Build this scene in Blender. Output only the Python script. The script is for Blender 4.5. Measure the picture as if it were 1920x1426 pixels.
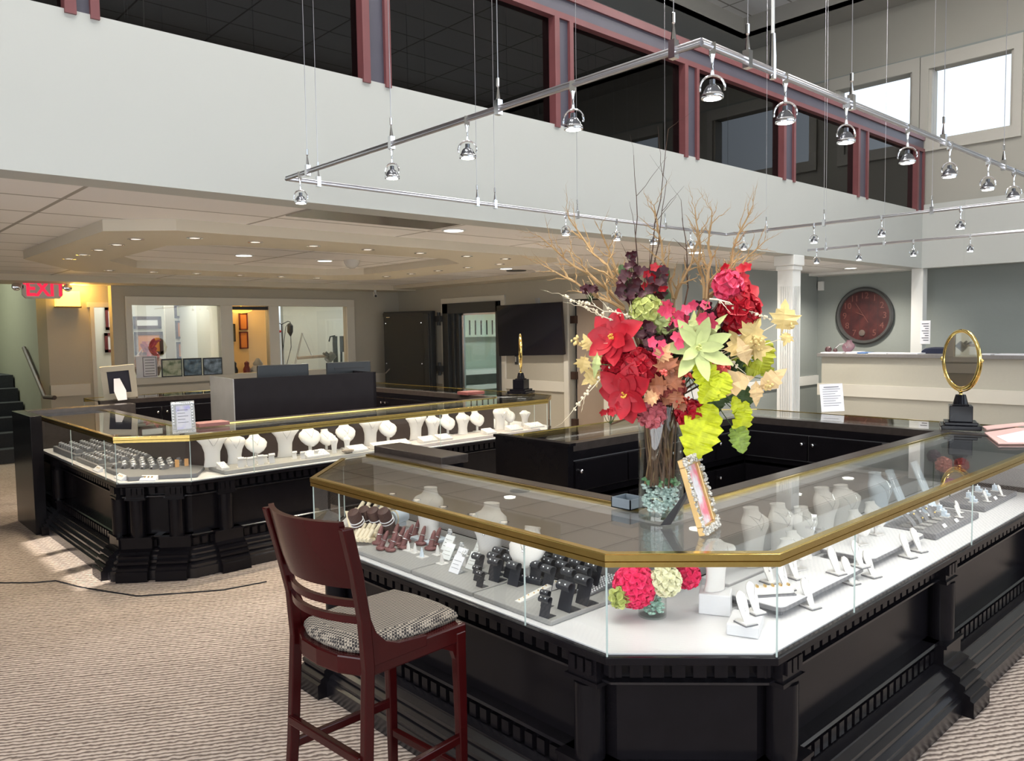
import bpy, bmesh, math, random
from mathutils import Vector, Matrix, noise
random.seed(7)
PI = math.pi
sc = bpy.context.scene
for o in list(bpy.data.objects): bpy.data.objects.remove(o)
C = sc.collection
# ---------------------------------------------------------------- camera, world, exposure, daylight
EYE = Vector((0, 0, 1.7)); FOC = 1471.87
yaw, pitch, roll = [math.radians(a) for a in (47.46378881, -3.67222891, 0.92343652)]
fw = Vector((math.cos(yaw)*math.cos(pitch), math.sin(yaw)*math.cos(pitch), math.sin(pitch)))
r0 = Vector((math.sin(yaw), -math.cos(yaw), 0)); d0 = fw.cross(r0)
rt = r0*math.cos(roll)+d0*math.sin(roll); dn = d0*math.cos(roll)-r0*math.sin(roll)
cam = bpy.data.objects.new('camera', bpy.data.cameras.new('camera')); C.objects.link(cam)
cam.data.sensor_width = 36; cam.data.lens = FOC/1920*36; cam.data.clip_start = .05
mw = Matrix((rt, -dn, -fw)).transposed().to_4x4(); mw.translation = EYE; cam.matrix_world = mw
sc.camera = cam
sc.view_settings.view_transform = 'Standard'; sc.view_settings.look = 'None'
sc.view_settings.gamma = 1; sc.view_settings.use_curve_mapping = False
sc.view_settings.exposure = -0.1
world = bpy.data.worlds.new('sky'); sc.world = world; world.use_nodes = True
wn = world.node_tree; wn.nodes.clear()
wo = wn.nodes.new('ShaderNodeOutputWorld'); wb = wn.nodes.new('ShaderNodeBackground')
wt = wn.nodes.new('ShaderNodeTexCoord'); ws = wn.nodes.new('ShaderNodeSeparateXYZ'); wr = wn.nodes.new('ShaderNodeValToRGB')
wn.links.new(wt.outputs['Generated'], ws.inputs[0]); wn.links.new(ws.outputs['Z'], wr.inputs[0])
e = wr.color_ramp.elements; e[0].position = 0.0; e[0].color = (.30,.30,.28,1); e[1].position = .03; e[1].color = (.86,.94,1,1)
x_ = wr.color_ramp.elements.new(1); x_.color = (.45,.66,1,1)
wn.links.new(wr.outputs[0], wb.inputs[0]); wb.inputs[1].default_value = 1.5; wn.links.new(wb.outputs[0], wo.inputs[0])

def lamp(name, kind, loc, energy, color=(1,1,1), aim=None, size=None, size_y=None, spot=None, blend=.5, soft=.03):
    l = bpy.data.lights.new(name, kind); l.energy = energy; l.color = color
    o = bpy.data.objects.new(name, l); C.objects.link(o); o.location = loc
    if aim is not None: o.rotation_euler = Vector(aim).to_track_quat('-Z', 'Y').to_euler()
    if kind == 'AREA':
        l.shape = 'RECTANGLE'; l.size = size; l.size_y = size_y or size
    elif kind == 'SPOT': l.spot_size = spot; l.spot_blend = blend; l.shadow_soft_size = soft
    elif kind == 'POINT': l.shadow_soft_size = soft
    elif kind == 'SUN': l.angle = soft
    return o
SUN = Vector((.85, .25, -.46))
lamp('sun', 'SUN', (-6, -6, 6), 14.0, (1,.93,.82), SUN, soft=.01)
# daylight entering by the two big window walls behind the camera and the high windows
lamp('window_daylight', 'AREA', (-2.96, -.2, 1.75), 300, (.92,.95,1), (1,.1,.10), 7.4, 2.6)
lamp('window_daylight', 'AREA', (5.3, -4.36, 1.9), 150, (.84,.92,1), (0,1,0), 11, 2.7)
lamp('window_daylight', 'AREA', (5.3, -4.36, 4.75), 90, (.84,.92,1), (0,1,-.1), 11, 1.2)
FILL_PANELS = [(x, y) for x in (.6, 3.4, 6.2, 8.8) for y in (1.7, 3.1)]            # unseen fill panels added under the high ceiling to light the hall
for x_, y_ in FILL_PANELS: lamp('fill_panel_lamp', 'AREA', (x_, y_, 6.30), 48, (1,.985,.95), (0,.12,-1), 1.15, .56)

# ---------------------------------------------------------------- image helpers: where a photo pixel falls on a plane
def ray(x, y): return rt*((x-960)/FOC)+dn*((y-713)/FOC)+fw
def onp(x, y, ax, c):
    d = ray(x, y); t = (c-EYE[ax])/d[ax]; return EYE+d*t
def P(x, y, z): return onp(x, y, 2, z)

# ---------------------------------------------------------------- materials
MATS = {}
def mat(name, col, rough=.5, metal=0, spec=.5, var=0, scale=8, bump=0, emit=None, es=0, coat=0, trans=0):
    if name in MATS: return MATS[name]
    m = bpy.data.materials.new(name); m.use_nodes = True; n = m.node_tree.nodes; L = m.node_tree.links
    b = n['Principled BSDF']; b.inputs['Base Color'].default_value = (*col, 1); b.inputs['Roughness'].default_value = rough
    b.inputs['Metallic'].default_value = metal; b.inputs['Specular IOR Level'].default_value = spec
    b.inputs['Coat Weight'].default_value = coat
    if var or bump:
        tc = n.new('ShaderNodeTexCoord'); nz = n.new('ShaderNodeTexNoise'); nz.inputs['Scale'].default_value = scale
        nz.inputs['Detail'].default_value = 4; L.new(tc.outputs['Object'], nz.inputs['Vector'])
        if var:
            mx = n.new('ShaderNodeMix'); mx.data_type = 'RGBA'
            mx.inputs[6].default_value = (*[max(0, c*(1-var)) for c in col], 1); mx.inputs[7].default_value = (*[min(1, c*(1+var)) for c in col], 1)
            L.new(nz.outputs['Fac'], mx.inputs[0]); L.new(mx.outputs[2], b.inputs['Base Color'])
        if bump:
            bp = n.new('ShaderNodeBump'); bp.inputs['Strength'].default_value = bump; bp.inputs['Distance'].default_value = .01
            L.new(nz.outputs['Fac'], bp.inputs['Height']); L.new(bp.outputs[0], b.inputs['Normal'])
    if emit: b.inputs['Emission Color'].default_value = (*emit, 1); b.inputs['Emission Strength'].default_value = es
    MATS[name] = m; return m
def glass(name, tint=(1,1,1), refl=1.0, base=0.0, rough=0.0):
    m = bpy.data.materials.new(name); m.use_nodes = True; n = m.node_tree.nodes; L = m.node_tree.links; n.clear()
    o = n.new('ShaderNodeOutputMaterial'); mx = n.new('ShaderNodeMixShader'); t = n.new('ShaderNodeBsdfTransparent'); g = n.new('ShaderNodeBsdfGlossy')
    f = n.new('ShaderNodeFresnel'); ge = n.new('ShaderNodeNewGeometry'); io = n.new('ShaderNodeMath'); io.operation = 'MULTIPLY_ADD'; io.inputs[1].default_value = -.8333; io.inputs[2].default_value = 1.5
    L.new(ge.outputs['Backfacing'], io.inputs[0]); L.new(io.outputs[0], f.inputs[0])
    ma = n.new('ShaderNodeMath'); ma.operation = 'MULTIPLY_ADD'; ma.inputs[1].default_value = refl; ma.inputs[2].default_value = base; ma.use_clamp = True
    t.inputs[0].default_value = (*tint, 1); g.inputs['Roughness'].default_value = rough
    L.new(f.outputs[0], ma.inputs[0]); L.new(ma.outputs[0], mx.inputs[0]); L.new(t.outputs[0], mx.inputs[1]); L.new(g.outputs[0], mx.inputs[2]); L.new(mx.outputs[0], o.inputs[0])
    MATS[name] = m; return m
M = {}
M['carpet'] = None
CARP = 30
def carpet():
    m = bpy.data.materials.new('carpet'); m.use_nodes = True; n = m.node_tree.nodes; L = m.node_tree.links; b = n['Principled BSDF']
    tc = n.new('ShaderNodeTexCoord'); mp = n.new('ShaderNodeMapping'); mp.inputs['Rotation'].default_value = (0,0,math.radians(CARP))
    L.new(tc.outputs['Object'], mp.inputs[0])
    w = n.new('ShaderNodeTexWave'); w.bands_direction = 'Y'; w.inputs['Scale'].default_value = 11; w.inputs['Distortion'].default_value = 3.6; w.inputs['Detail'].default_value = 2; w.inputs['Detail Scale'].default_value = 2
    v = n.new('ShaderNodeTexWave'); v.bands_direction = 'X'; v.inputs['Scale'].default_value = 9; v.inputs['Distortion'].default_value = 4.0; v.inputs['Detail'].default_value = 2
    L.new(mp.outputs[0], w.inputs[0]); L.new(mp.outputs[0], v.inputs[0])
    mu = n.new('ShaderNodeMath'); mu.operation = 'MULTIPLY'; L.new(w.outputs['Fac'], mu.inputs[0])
    ad = n.new('ShaderNodeMath'); ad.operation = 'MULTIPLY_ADD'; ad.inputs[1].default_value = .35; ad.inputs[2].default_value = .65; L.new(v.outputs['Fac'], ad.inputs[0]); L.new(ad.outputs[0], mu.inputs[1])
    cr = n.new('ShaderNodeValToRGB'); cr.color_ramp.elements[0].color = (.15,.115,.098,1); cr.color_ramp.elements[1].color = (.58,.49,.425,1); cr.color_ramp.elements[1].position = .6
    L.new(mu.outputs[0], cr.inputs[0])
    nz = n.new('ShaderNodeTexNoise'); nz.inputs['Scale'].default_value = 2.2; mx = n.new('ShaderNodeMix'); mx.data_type = 'RGBA'; mx.blend_type = 'MULTIPLY'; mx.inputs[0].default_value = .25
    L.new(mp.outputs[0], nz.inputs[0]); L.new(cr.outputs[0], mx.inputs[6]); L.new(nz.outputs['Fac'], mx.inputs[7]); L.new(mx.outputs[2], b.inputs['Base Color'])
    bp = n.new('ShaderNodeBump'); bp.inputs['Strength'].default_value = .6; bp.inputs['Distance'].default_value = .008; L.new(mu.outputs[0], bp.inputs['Height']); L.new(bp.outputs[0], b.inputs['Normal'])
    b.inputs['Roughness'].default_value = .95; b.inputs['Specular IOR Level'].default_value = .1
    return m
def tiles():
    m = bpy.data.materials.new('ceiling_tile'); m.use_nodes = True; n = m.node_tree.nodes; L = m.node_tree.links; b = n['Principled BSDF']
    tc = n.new('ShaderNodeTexCoord'); mp = n.new('ShaderNodeMapping'); mp.inputs['Location'].default_value = (.09,.06,0)
    br = n.new('ShaderNodeTexBrick'); br.offset = 0; br.inputs['Scale'].default_value = 1; br.inputs['Brick Width'].default_value = 1.3; br.inputs['Row Height'].default_value = .65
    br.inputs['Mortar Size'].default_value = .015; br.inputs['Mortar Smooth'].default_value = .3
    br.inputs['Color1'].default_value = (.90,.875,.855,1); br.inputs['Color2'].default_value = (.84,.815,.80,1); br.inputs['Mortar'].default_value = (.36,.33,.30,1)
    L.new(tc.outputs['Object'], mp.inputs[0]); L.new(mp.outputs[0], br.inputs[0]); L.new(br.outputs[0], b.inputs['Base Color'])
    b.inputs['Roughness'].default_value = .55; b.inputs['Specular IOR Level'].default_value = .35
    return m
def houndstooth():
    m = bpy.data.materials.new('woven_seat'); m.use_nodes = True; n = m.node_tree.nodes; L = m.node_tree.links; b = n['Principled BSDF']
    tc = n.new('ShaderNodeTexCoord'); mp = n.new('ShaderNodeMapping'); mp.inputs['Rotation'].default_value = (0,0,.6)
    ck = n.new('ShaderNodeTexChecker'); ck.inputs['Scale'].default_value = 130; ck.inputs[1].default_value = (.36,.31,.25,1); ck.inputs[2].default_value = (.028,.024,.024,1)
    L.new(tc.outputs['Object'], mp.inputs[0]); L.new(mp.outputs[0], ck.inputs[0]); L.new(ck.outputs[0], b.inputs['Base Color']); b.inputs['Roughness'].default_value = .85
    return m
CARPET = carpet(); TILE = tiles(); SEATM = houndstooth()
WALLW = mat('fascia_paint', (.47,.48,.455), .6, var=.02, scale=2)
WALLB = mat('greige_paint', (.46,.43,.355), .7, var=.03, scale=40, bump=.05)
WALLG = mat('grey_green_paint', (.27,.295,.28), .7, var=.03, scale=30, bump=.05)
WALLU = mat('upper_paint', (.36,.345,.30), .7, var=.03, scale=3)
WALLS = mat('stair_paint', (.50,.54,.42), .7, var=.02, scale=3)
WALLO = mat('office_paint', (.80,.79,.70), .7, var=.02)
WALLY = mat('amber_paint', (.72,.50,.24), .7, var=.03)
HALF = mat('half_wall_paint', (.47,.45,.38), .7, var=.03, scale=30, bump=.05)
TRIM = mat('trim_paint', (.66,.63,.55), .45, var=.01)
TRIMW = mat('white_trim_paint', (.76,.76,.73), .45, var=.01)
CROWN = mat('soffit_paint', (.62,.565,.46), .6, var=.01)
EBONY = mat('ebony_wood', (.0075,.0065,.008), .20, spec=.17, var=.3, scale=12)
EBMOLD = mat('ebony_moulding', (.010,.009,.011), .22, spec=.6, var=.3, scale=12)
EBTOP = mat('ebony_counter_top', (.045,.036,.032), .22, var=.35, scale=22)
BRASS = mat('brass', (.50,.37,.12), .26, metal=1, var=.12, scale=30)
BRASSB = mat('bright_brass', (.86,.66,.24), .14, metal=1, var=.05, scale=20)
DECK = mat('white_deck', (.66,.655,.665), .35, var=.01)
GREY = mat('grey_leatherette', (.17,.17,.18), .55, var=.06, scale=60)
GREYL = mat('light_grey_leatherette', (.31,.305,.295), .6, var=.05, scale=60)
BACKP = mat('case_back_panel', (.30,.285,.28), .4, var=.05, scale=10)
BUST = mat('white_bust', (.70,.68,.655), .45, var=.01)
CREAM = mat('cream_display', (.74,.65,.48), .6, var=.05)
BLUEB = mat('pale_blue_bust', (.60,.68,.76), .5, var=.01)
BLKL = mat('black_leatherette', (.035,.037,.045), .42, var=.2, scale=60)
PLUM = mat('plum_display', (.17,.065,.065), .45, var=.15, scale=30)
BROWN = mat('brown_display', (.065,.03,.027), .45, var=.2, scale=20)
GOLD = mat('gold_metal', (.85,.58,.22), .22, metal=1, var=.05)
SILV = mat('silver_metal', (.78,.78,.8), .2, metal=1, var=.05)
CHROME = mat('chrome', (.80,.81,.84), .12, metal=1, var=.03)
RAILM = mat('satin_rail', (.58,.58,.62), .28, metal=1, var=.04)
STONE = mat('white_stones', (.95,.95,.98), .1, var=.03, emit=(1,1,1), es=0)
ACRY = glass('clear_acrylic', (.93,.96,.97), 1.3, .06)
GLS = glass('case_glass', (.97,.985,.98), 1.0, .0)
GLT = glass('case_top_glass', (.95,.965,.955), 1.15, .015)
GLW = glass('office_glass', (.97,.98,.97), 1.3, .02)
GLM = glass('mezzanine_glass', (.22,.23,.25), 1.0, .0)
VASEG = glass('vase_glass', (.965,.985,.975), 1.1, .0)
MAHO = mat('mahogany', (.034,.0028,.003), .20, spec=.28, coat=.0, var=.5, scale=5)
MAHF = mat('mahogany_frame', (.17,.055,.058), .38, var=.2, scale=6)
MULL = mat('mullion_infill', (.075,.07,.095), .4, var=.1)
STEELD = mat('dark_steel_paint', (.035,.038,.040), .42, var=.08, scale=40)
BLACKP = mat('black_plastic', (.012,.013,.017), .3, var=.1)
SCREEN = mat('dark_screen', (.006,.007,.014), .08, spec=.6, var=.2)
PAPER = mat('white_paper', (.82,.82,.86), .6, var=.02)
PINKP = mat('pink_paper', (.78,.50,.46), .6, var=.06)
INK = mat('grey_ink', (.10,.10,.13), .7, var=.1)
DARKR = mat('room_shade', (.02,.02,.022), .8, var=.1)  # near-black, stands for the shade of an unlit room
def tree_mats(): pass

# ---------------------------------------------------------------- mesh helpers
class MB:
    def __init__(s): s.bm = bmesh.new(); s.sm = False
    def quad(s, *pts):
        return s.bm.faces.new([s.bm.verts.new(p) for p in pts])
    def box(s, x0, x1, y0, y1, z0, z1, mtx=None):
        vs = [Vector((x, y, z)) for x in (x0, x1) for y in (y0, y1) for z in (z0, z1)]
        if mtx is not None: vs = [mtx @ v for v in vs]
        v = [s.bm.verts.new(p) for p in vs]
        for f in ((0,1,3,2),(4,6,7,5),(0,4,5,1),(2,3,7,6),(0,2,6,4),(1,5,7,3)): s.bm.faces.new([v[i] for i in f])
        return s
    def prism(s, poly, z0, z1, mtx=None):
        f = (lambda p: mtx @ Vector(p)) if mtx is not None else Vector
        a = [s.bm.verts.new(f((x, y, z0))) for x, y in poly]; b = [s.bm.verts.new(f((x, y, z1))) for x, y in poly]
        n = len(poly); s.bm.faces.new(a[::-1]); s.bm.faces.new(b)
        for i in range(n): s.bm.faces.new((a[i], a[(i+1)%n], b[(i+1)%n], b[i]))
        return s
    def loft(s, rings, caps=True, closed=True):
        R = [[s.bm.verts.new(p) for p in r] for r in rings]; n = len(R[0])
        for a, b in zip(R, R[1:]):
            for i in range(n if closed else n-1): s.bm.faces.new((a[i], a[(i+1)%n], b[(i+1)%n], b[i]))
        if caps and closed:
            s.bm.faces.new(R[0][::-1]); s.bm.faces.new(R[-1])
        return s
    def lathe(s, prof, c=(0,0,0), n=24, mtx=None, sx=1, sy=1):
        c = Vector(c); rings = []
        for r, z in prof:
            r = max(r, 1e-4)
            ring = [Vector((r*sx*math.cos(2*PI*i/n), r*sy*math.sin(2*PI*i/n), z)) for i in range(n)]
            rings.append([(mtx @ p if mtx is not None else p)+c for p in ring])
        return s.loft(rings)
    def tube(s, pts, r, n=6):
        pts = [Vector(p) for p in pts]; rs = r if isinstance(r, (list, tuple)) else [r]*len(pts); rings = []
        up = None
        for i, p in enumerate(pts):
            d = (pts[min(i+1, len(pts)-1)]-pts[max(i-1, 0)])
            if d.length < 1e-9: d = Vector((0,0,1))
            d.normalize()
            if up is None: up = Vector((0,0,1)) if abs(d.z) < .9 else Vector((1,0,0))
            a = d.cross(up)
            if a.length < 1e-4: a = d.cross(Vector((0,1,0)))
            a.normalize(); b = a.cross(d); up = b
            rings.append([p+(a*math.cos(2*PI*k/n)+b*math.sin(2*PI*k/n))*rs[i] for k in range(n)])
        return s.loft(rings)
    def ball(s, c, r, n=8, sz=1):
        c = Vector(c); return s.lathe([(r*math.sin(PI*i/n), -r*sz*math.cos(PI*i/n)) for i in range(n+1)], c, max(6, n+2))
    def torus(s, c, R, r, mtx=None, n=20, k=6, a0=0, a1=2*PI):
        pts = []
        full = abs(a1-a0-2*PI) < 1e-6
        for i in range(n+1):
            a = a0+(a1-a0)*i/n; p = Vector((R*math.cos(a), R*math.sin(a), 0)); p = mtx @ p if mtx is not None else p; pts.append(p+Vector(c))
        return s.tube(pts, r, k)
    def build(s, name, m, parent=None, smooth=None, local=False, bevel=0, sub=0):
        me = bpy.data.meshes.new(name)
        if parent is not None and not local:
            inv = WORLD(parent).inverted(); s.bm.transform(inv)
        bmesh.ops.recalc_face_normals(s.bm, faces=s.bm.faces)
        s.bm.to_mesh(me); s.bm.free()
        o = bpy.data.objects.new(name, me); C.objects.link(o)
        for q in (m if isinstance(m, (list, tuple)) else [m]): me.materials.append(q)
        if parent is not None: o.parent = parent
        if smooth is not None:
            for f in me.polygons: f.use_smooth = True
            if smooth < 3:
                me.set_sharp_from_angle(angle=smooth)
        if bevel:
            b = o.modifiers.new('bevel', 'BEVEL'); b.width = bevel; b.segments = 2; b.limit_method = 'ANGLE'
        if sub:
            b = o.modifiers.new('sub', 'SUBSURF'); b.levels = sub; b.render_levels = sub
        return o
def WORLD(o):
    m = Matrix.LocRotScale(o.location, o.rotation_euler, o.scale)
    return WORLD(o.parent) @ m if o.parent else m
def tag(o, label=None, cat=None, group=None, kind=None):
    if label: o['label'] = label
    if cat: o['category'] = cat
    if group: o['group'] = group
    if kind: o['kind'] = kind
    return o
def thing(name, label, cat, loc=(0,0,0), rotz=0, group=None):
    o = bpy.data.objects.new(name, None); C.objects.link(o); o.location = loc; o.rotation_euler = (0,0,rotz); o.empty_display_size = .05
    return tag(o, label, cat, group)
def struct(name, mb, m, **k): return tag(mb.build(name, m, **k), kind='structure')
def dup(root, loc, rotz=0, label=None, group=None, scale=1, tilt=0):
    r = root.copy(); C.objects.link(r); r.location = loc; r.rotation_euler = (tilt if tilt else 0, 0, rotz); r.scale = (scale,)*3 if not isinstance(scale, tuple) else scale
    if label: r['label'] = label
    if group: r['group'] = group
    for ch in list(root.children):
        c = ch.copy(); C.objects.link(c); c.parent = r
        for g in ch.children:
            d = g.copy(); C.objects.link(d); d.parent = c
    return r
def move(root, loc, rotz=0, label=None, group=None, scale=1, tilt=0):
    root.location = loc; root.rotation_euler = (tilt, 0, rotz); root.scale = (scale,)*3 if not isinstance(scale, tuple) else scale
    if label: root['label'] = label
    if group: root['group'] = group
    return root
class Proto:
    def __init__(s, root): s.r = root; s.used = False
    def put(s, *a, **k):
        if not s.used: s.used = True; return move(s.r, *a, **k)
        return dup(s.r, *a, **k)
ORD = ['first','second','third','fourth','fifth','sixth','seventh','eighth','ninth','tenth','eleventh','twelfth']
def RZ(a, c=(0,0,0)): return Matrix.Translation(c) @ Matrix.Rotation(a, 4, 'Z')
def text(name, s, size, m, parent, mtx, depth=.001, align='CENTER', bold=0):
    cu = bpy.data.curves.new(name, 'FONT'); cu.offset = bold; cu.body = s; cu.size = size; cu.extrude = depth; cu.align_x = align; cu.align_y = 'CENTER'
    o = bpy.data.objects.new(name, cu); C.objects.link(o)
    dg = bpy.context.evaluated_depsgraph_get(); me = bpy.data.meshes.new_from_object(o.evaluated_get(dg))
    bpy.data.objects.remove(o); bpy.data.curves.remove(cu)
    me.transform((WORLD(parent).inverted() if parent else Matrix()) @ mtx)
    o = bpy.data.objects.new(name, me); C.objects.link(o); me.materials.clear(); me.materials.append(m)
    if parent: o.parent = parent
    return o
def facing(n, c):     # matrix whose local XY plane faces direction n (text reads upright), centred at c
    n = Vector(n).normalized(); x = Vector((0,0,1)).cross(n).normalized(); y = n.cross(x)
    m = Matrix((x, y, n)).transposed().to_4x4(); m.translation = c; return m
# plan geometry
def offs(poly, d):
    out = []; n = len(poly)
    for i, p in enumerate(poly):
        p = Vector(p)
        def nrm(a, b):
            v = (Vector(b)-Vector(a)).normalized(); return Vector((v.y, -v.x))
        ns = []
        if i > 0: ns.append(nrm(poly[i-1], poly[i]))
        if i < n-1: ns.append(nrm(poly[i], poly[i+1]))
        if len(ns) == 1: out.append(p+ns[0]*d)
        else:
            b = ns[0]+ns[1]; out.append(p+b*(d/(1+ns[0].dot(ns[1]))))
    return out
def sweep(mb, poly, prof):
    """prof: closed list of (outward offset, z)"""
    cols = [offs(poly, d) for d, z in prof]
    rings = [[Vector((cols[j][i].x, cols[j][i].y, prof[j][1])) for j in range(len(prof))] for i in range(len(poly))]
    return mb.loft(rings)

# ================================================================= SETTING
EYES = None
CE = 2.5                                                   # lower ceiling
UC = 6.07                                                  # soffit of the high hall
m = MB(); m.box(-3.2, 14, -4.6, 16.5, -.12, 0); struct('floor', m, CARPET)
# lower ceiling (tile) with the raised upper room south of y = 4.14
m = MB(); m.box(-3, 12.2, 4.35, 12.6, CE, CE+.06); struct('ceiling', m, TILE)
m = MB(); m.box(-3, 11.4, 4.14, 4.36, 2.45, 3.22); struct('wall_mezzanine', m, WALLW)
m = MB(); m.box(11.4, 11.62, -4.4, 4.36, 2.45, 3.30); m.box(11.395,11.40,3.62,3.80,2.45,3.3); struct('wall_fascia_right', m, WALLW)
# wall over the fascia on the right, with the two high windows
m = MB(); X0, X1 = 11.5, 11.7
W2 = (3.12, 4.12, 4.17, 5.11); W1 = (4.33, 5.40, 4.17, 5.12); W3 = (.9,2.6,4.17,5.11); W4 = (-2.0,-.2,4.17,5.11)
m.box(X0, X1, -4.4, 9, 3.3, 4.17); m.box(X0, X1, -4.4, 9, 5.12, UC+.4)
ys = [-4.4, -2.0, -.2, .9, 2.6, 3.12, 4.12, 4.33, 5.40, 9]
for a, b in zip(ys[0::2], ys[1::2]): m.box(X0, X1, a, b, 4.17, 5.12)
struct('wall_right', m, WALLU)
for k, (a, b, z0, z1) in enumerate((W2, W1, W3, W4)):
    m = MB(); t = .10
    m.box(11.46, 11.5, a-t, b+t, z1, z1+.17); m.box(11.46, 11.5, a-t, b+t, z0-.15, z0)
    m.box(11.46, 11.5, a-t, a, z0, z1); m.box(11.46, 11.5, b, b+t, z0, z1)
    m.box(11.5, 11.7, a, a+.035, z0, z1); m.box(11.5, 11.7, b-.035, b, z0, z1)
    struct('window_%d' % (k+1), m, mat('high_window_trim', (.46,.44,.39), .5, var=.02))
m = MB(); m.box(11.49, 11.5, -4, 8, 5.29, 5.315); struct('trim_1', m, WALLG)
# high ceiling: soffit border and raised tile field
m = MB(); m.box(10.9, 11.7, -4.4, 9.2, UC, UC+.05); m.box(-3, 10.9, 6.56, 9.2, UC, UC+.05)
m.box(10.9, 10.95, -4.4, 6.56, UC, UC+.30); m.box(-3, 10.95, 6.56, 6.61, UC, UC+.30); struct('ceiling_soffit_high', m, mat('high_soffit', (.36,.345,.31), .7, var=.03))
m = MB(); m.box(-3.2, 11, -4.6, 6.7, UC+.28, UC+.34); struct('ceiling_high', m, TILE)
m = MB(); m.box(-3, 11.7, 9.0, 9.2, 4.3, UC+.1); struct('wall_upper_back', m, WALLU)
# window walls behind the camera
m = MB(); m.box(-3.2, -3, -4.6, 16, 0, .35); m.box(-3.2, -3, -4.6, 16, 3.1, UC+.4); m.box(-3.2, -3, 4.2, 16, .35, 2.35)
for a, b in ((-4.6,-4.0),(-1.6,-1.3),(1.2,1.5),(3.6,4.45),(4.95,5.05),(5.6,5.65),(6.25,16)): m.box(-3.2, -3, a, b, .35, 3.1)
struct('wall_left', m, WALLU)
m = MB(); m.box(-7.5, -3.2, -8, 4.0, 3.12, 3.25); struct('added_sun_block', m, WALLU)  # unseen porch roof, added to keep the sun out of the windows below
m = MB(); m.box(-3.2, 11.7, -4.6, -4.4, 0, .5); m.box(-3.2, 11.7, -4.6, -4.4, 3.3, 4.1); m.box(-3.2, 11.7, -4.6, -4.4, 5.4, UC+.4)
for a in (-3.2, -.2, 2.8, 5.8, 8.8, 11.4): m.box(a, a+.3, -4.6, -4.4, .5, 3.3); m.box(a, a+.3, -4.6, -4.4, 4.1, 5.4)
struct('wall_front', m, WALLU)
m = MB(); m.box(11.5, 11.7, -4.4, 0.0, 0, 2.45); struct('wall_right_low', m, WALLG)
# mezzanine box, shade of the unlit room painted into near-black walls
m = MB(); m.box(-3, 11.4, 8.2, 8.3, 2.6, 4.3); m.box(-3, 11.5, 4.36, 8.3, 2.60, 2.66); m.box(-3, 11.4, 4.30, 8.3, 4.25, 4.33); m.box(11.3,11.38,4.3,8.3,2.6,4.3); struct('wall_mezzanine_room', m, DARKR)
# glazing frame
m = MB(); fz0, fz1 = 3.20, 4.22
m.box(-3, 11.42, 4.13, 4.22, 4.155, fz1); m.box(-3, 11.42, 4.13, 4.22, 4.00, 4.045)
mull = [(1.02,1.17),(2.62,2.82),(4.27,4.47),(5.90,6.12),(7.63,7.88),(9.37,9.66),(11.17,11.42),(-.7,-.5),(-2.4,-2.2)]
for a, b in mull: m.box(a, a+.05, 4.125, 4.22, fz0, 4.0); m.box(b-.04, b, 4.125, 4.22, fz0, 4.0)
g = struct('window_5', m, MAHF)
m = MB(); m.box(-3, 11.42, 4.15, 4.2, 4.045, 4.155)
for a, b in mull: m.box(a+.05, b-.04, 4.15, 4.2, fz0, 4.0)
m.build('mullion_infill', MULL, g)
m = MB()
for (a, b), (c, d) in zip(sorted(mull), sorted(mull)[1:]): m.box(b, c, 4.19, 4.196, fz0, 4.0)
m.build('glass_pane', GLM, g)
# window wall (back-left room side), y = 12
m = MB(); Y0 = 12.0
m.box(3.40, 8.25, Y0, Y0+.12, 0, 1.09); m.box(3.40, 8.25, Y0, Y0+.12, 2.15, CE)
for a, b in ((3.40,3.62),(4.92,5.09),(5.71,5.86),(7.14,8.25)): m.box(a, b, Y0, Y0+.12, 1.09, 2.15)
struct('wall_back', m, WALLB)
m = MB(); T = 11.965
m.box(3.54, 7.28, T, Y0, 2.15, 2.27)
for a, b in ((3.54,3.63),(4.91,5.10),(5.70,5.87),(7.13,7.28)): m.box(a, b, T, Y0, 1.07, 2.15)
m.box(3.54, 7.28, T-.03, Y0, 1.0, 1.09); m.box(3.42, 8.2, T, Y0, .80, .97)
struct('trim_2', m, TRIM, bevel=.004)
m = MB(); m.box(3.63,4.91,12.05,12.056,1.09,2.15); m.box(5.87,7.13,12.05,12.056,1.09,2.15); m.box(5.38,5.70,12.05,12.056,1.09,2.15); tag(m.build('window_6', GLW), kind='structure')
# TV wall x = 8.23
XW = 8.23; m = MB()
m.box(XW, XW+.14, 5.9, 7.08, 0, CE); m.box(XW, XW+.14, 7.08, 7.74, 2.12, CE); m.box(XW, XW+.14, 7.74, 9.18, 0, CE); m.box(XW, XW+.14, 9.18, 10.62, 2.16, CE); m.box(XW, XW+.14, 10.62, 12.1, 0, CE)
struct('wall_television', m, WALLB)
m = MB(); x = XW-.03
m.box(x, XW, 9.09, 9.18, 0, 2.16); m.box(x, XW, 10.62, 10.70, 0, 2.16); m.box(x, XW, 9.09, 10.70, 2.16, 2.25)
m.box(x, XW, 7.74, 7.83, 0, 2.12); m.box(x, XW, 6.99, 7.08, 0, 2.12); m.box(x, XW, 6.99, 7.83, 2.12, 2.20)
m.box(x, XW, 7.83, 9.09, .79, .94); m.box(x, XW, 10.7, 12, .80, .97); m.box(x, XW, 5.9, 6.99, .79, .94)
struct('trim_3', m, TRIM, bevel=.004)
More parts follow.
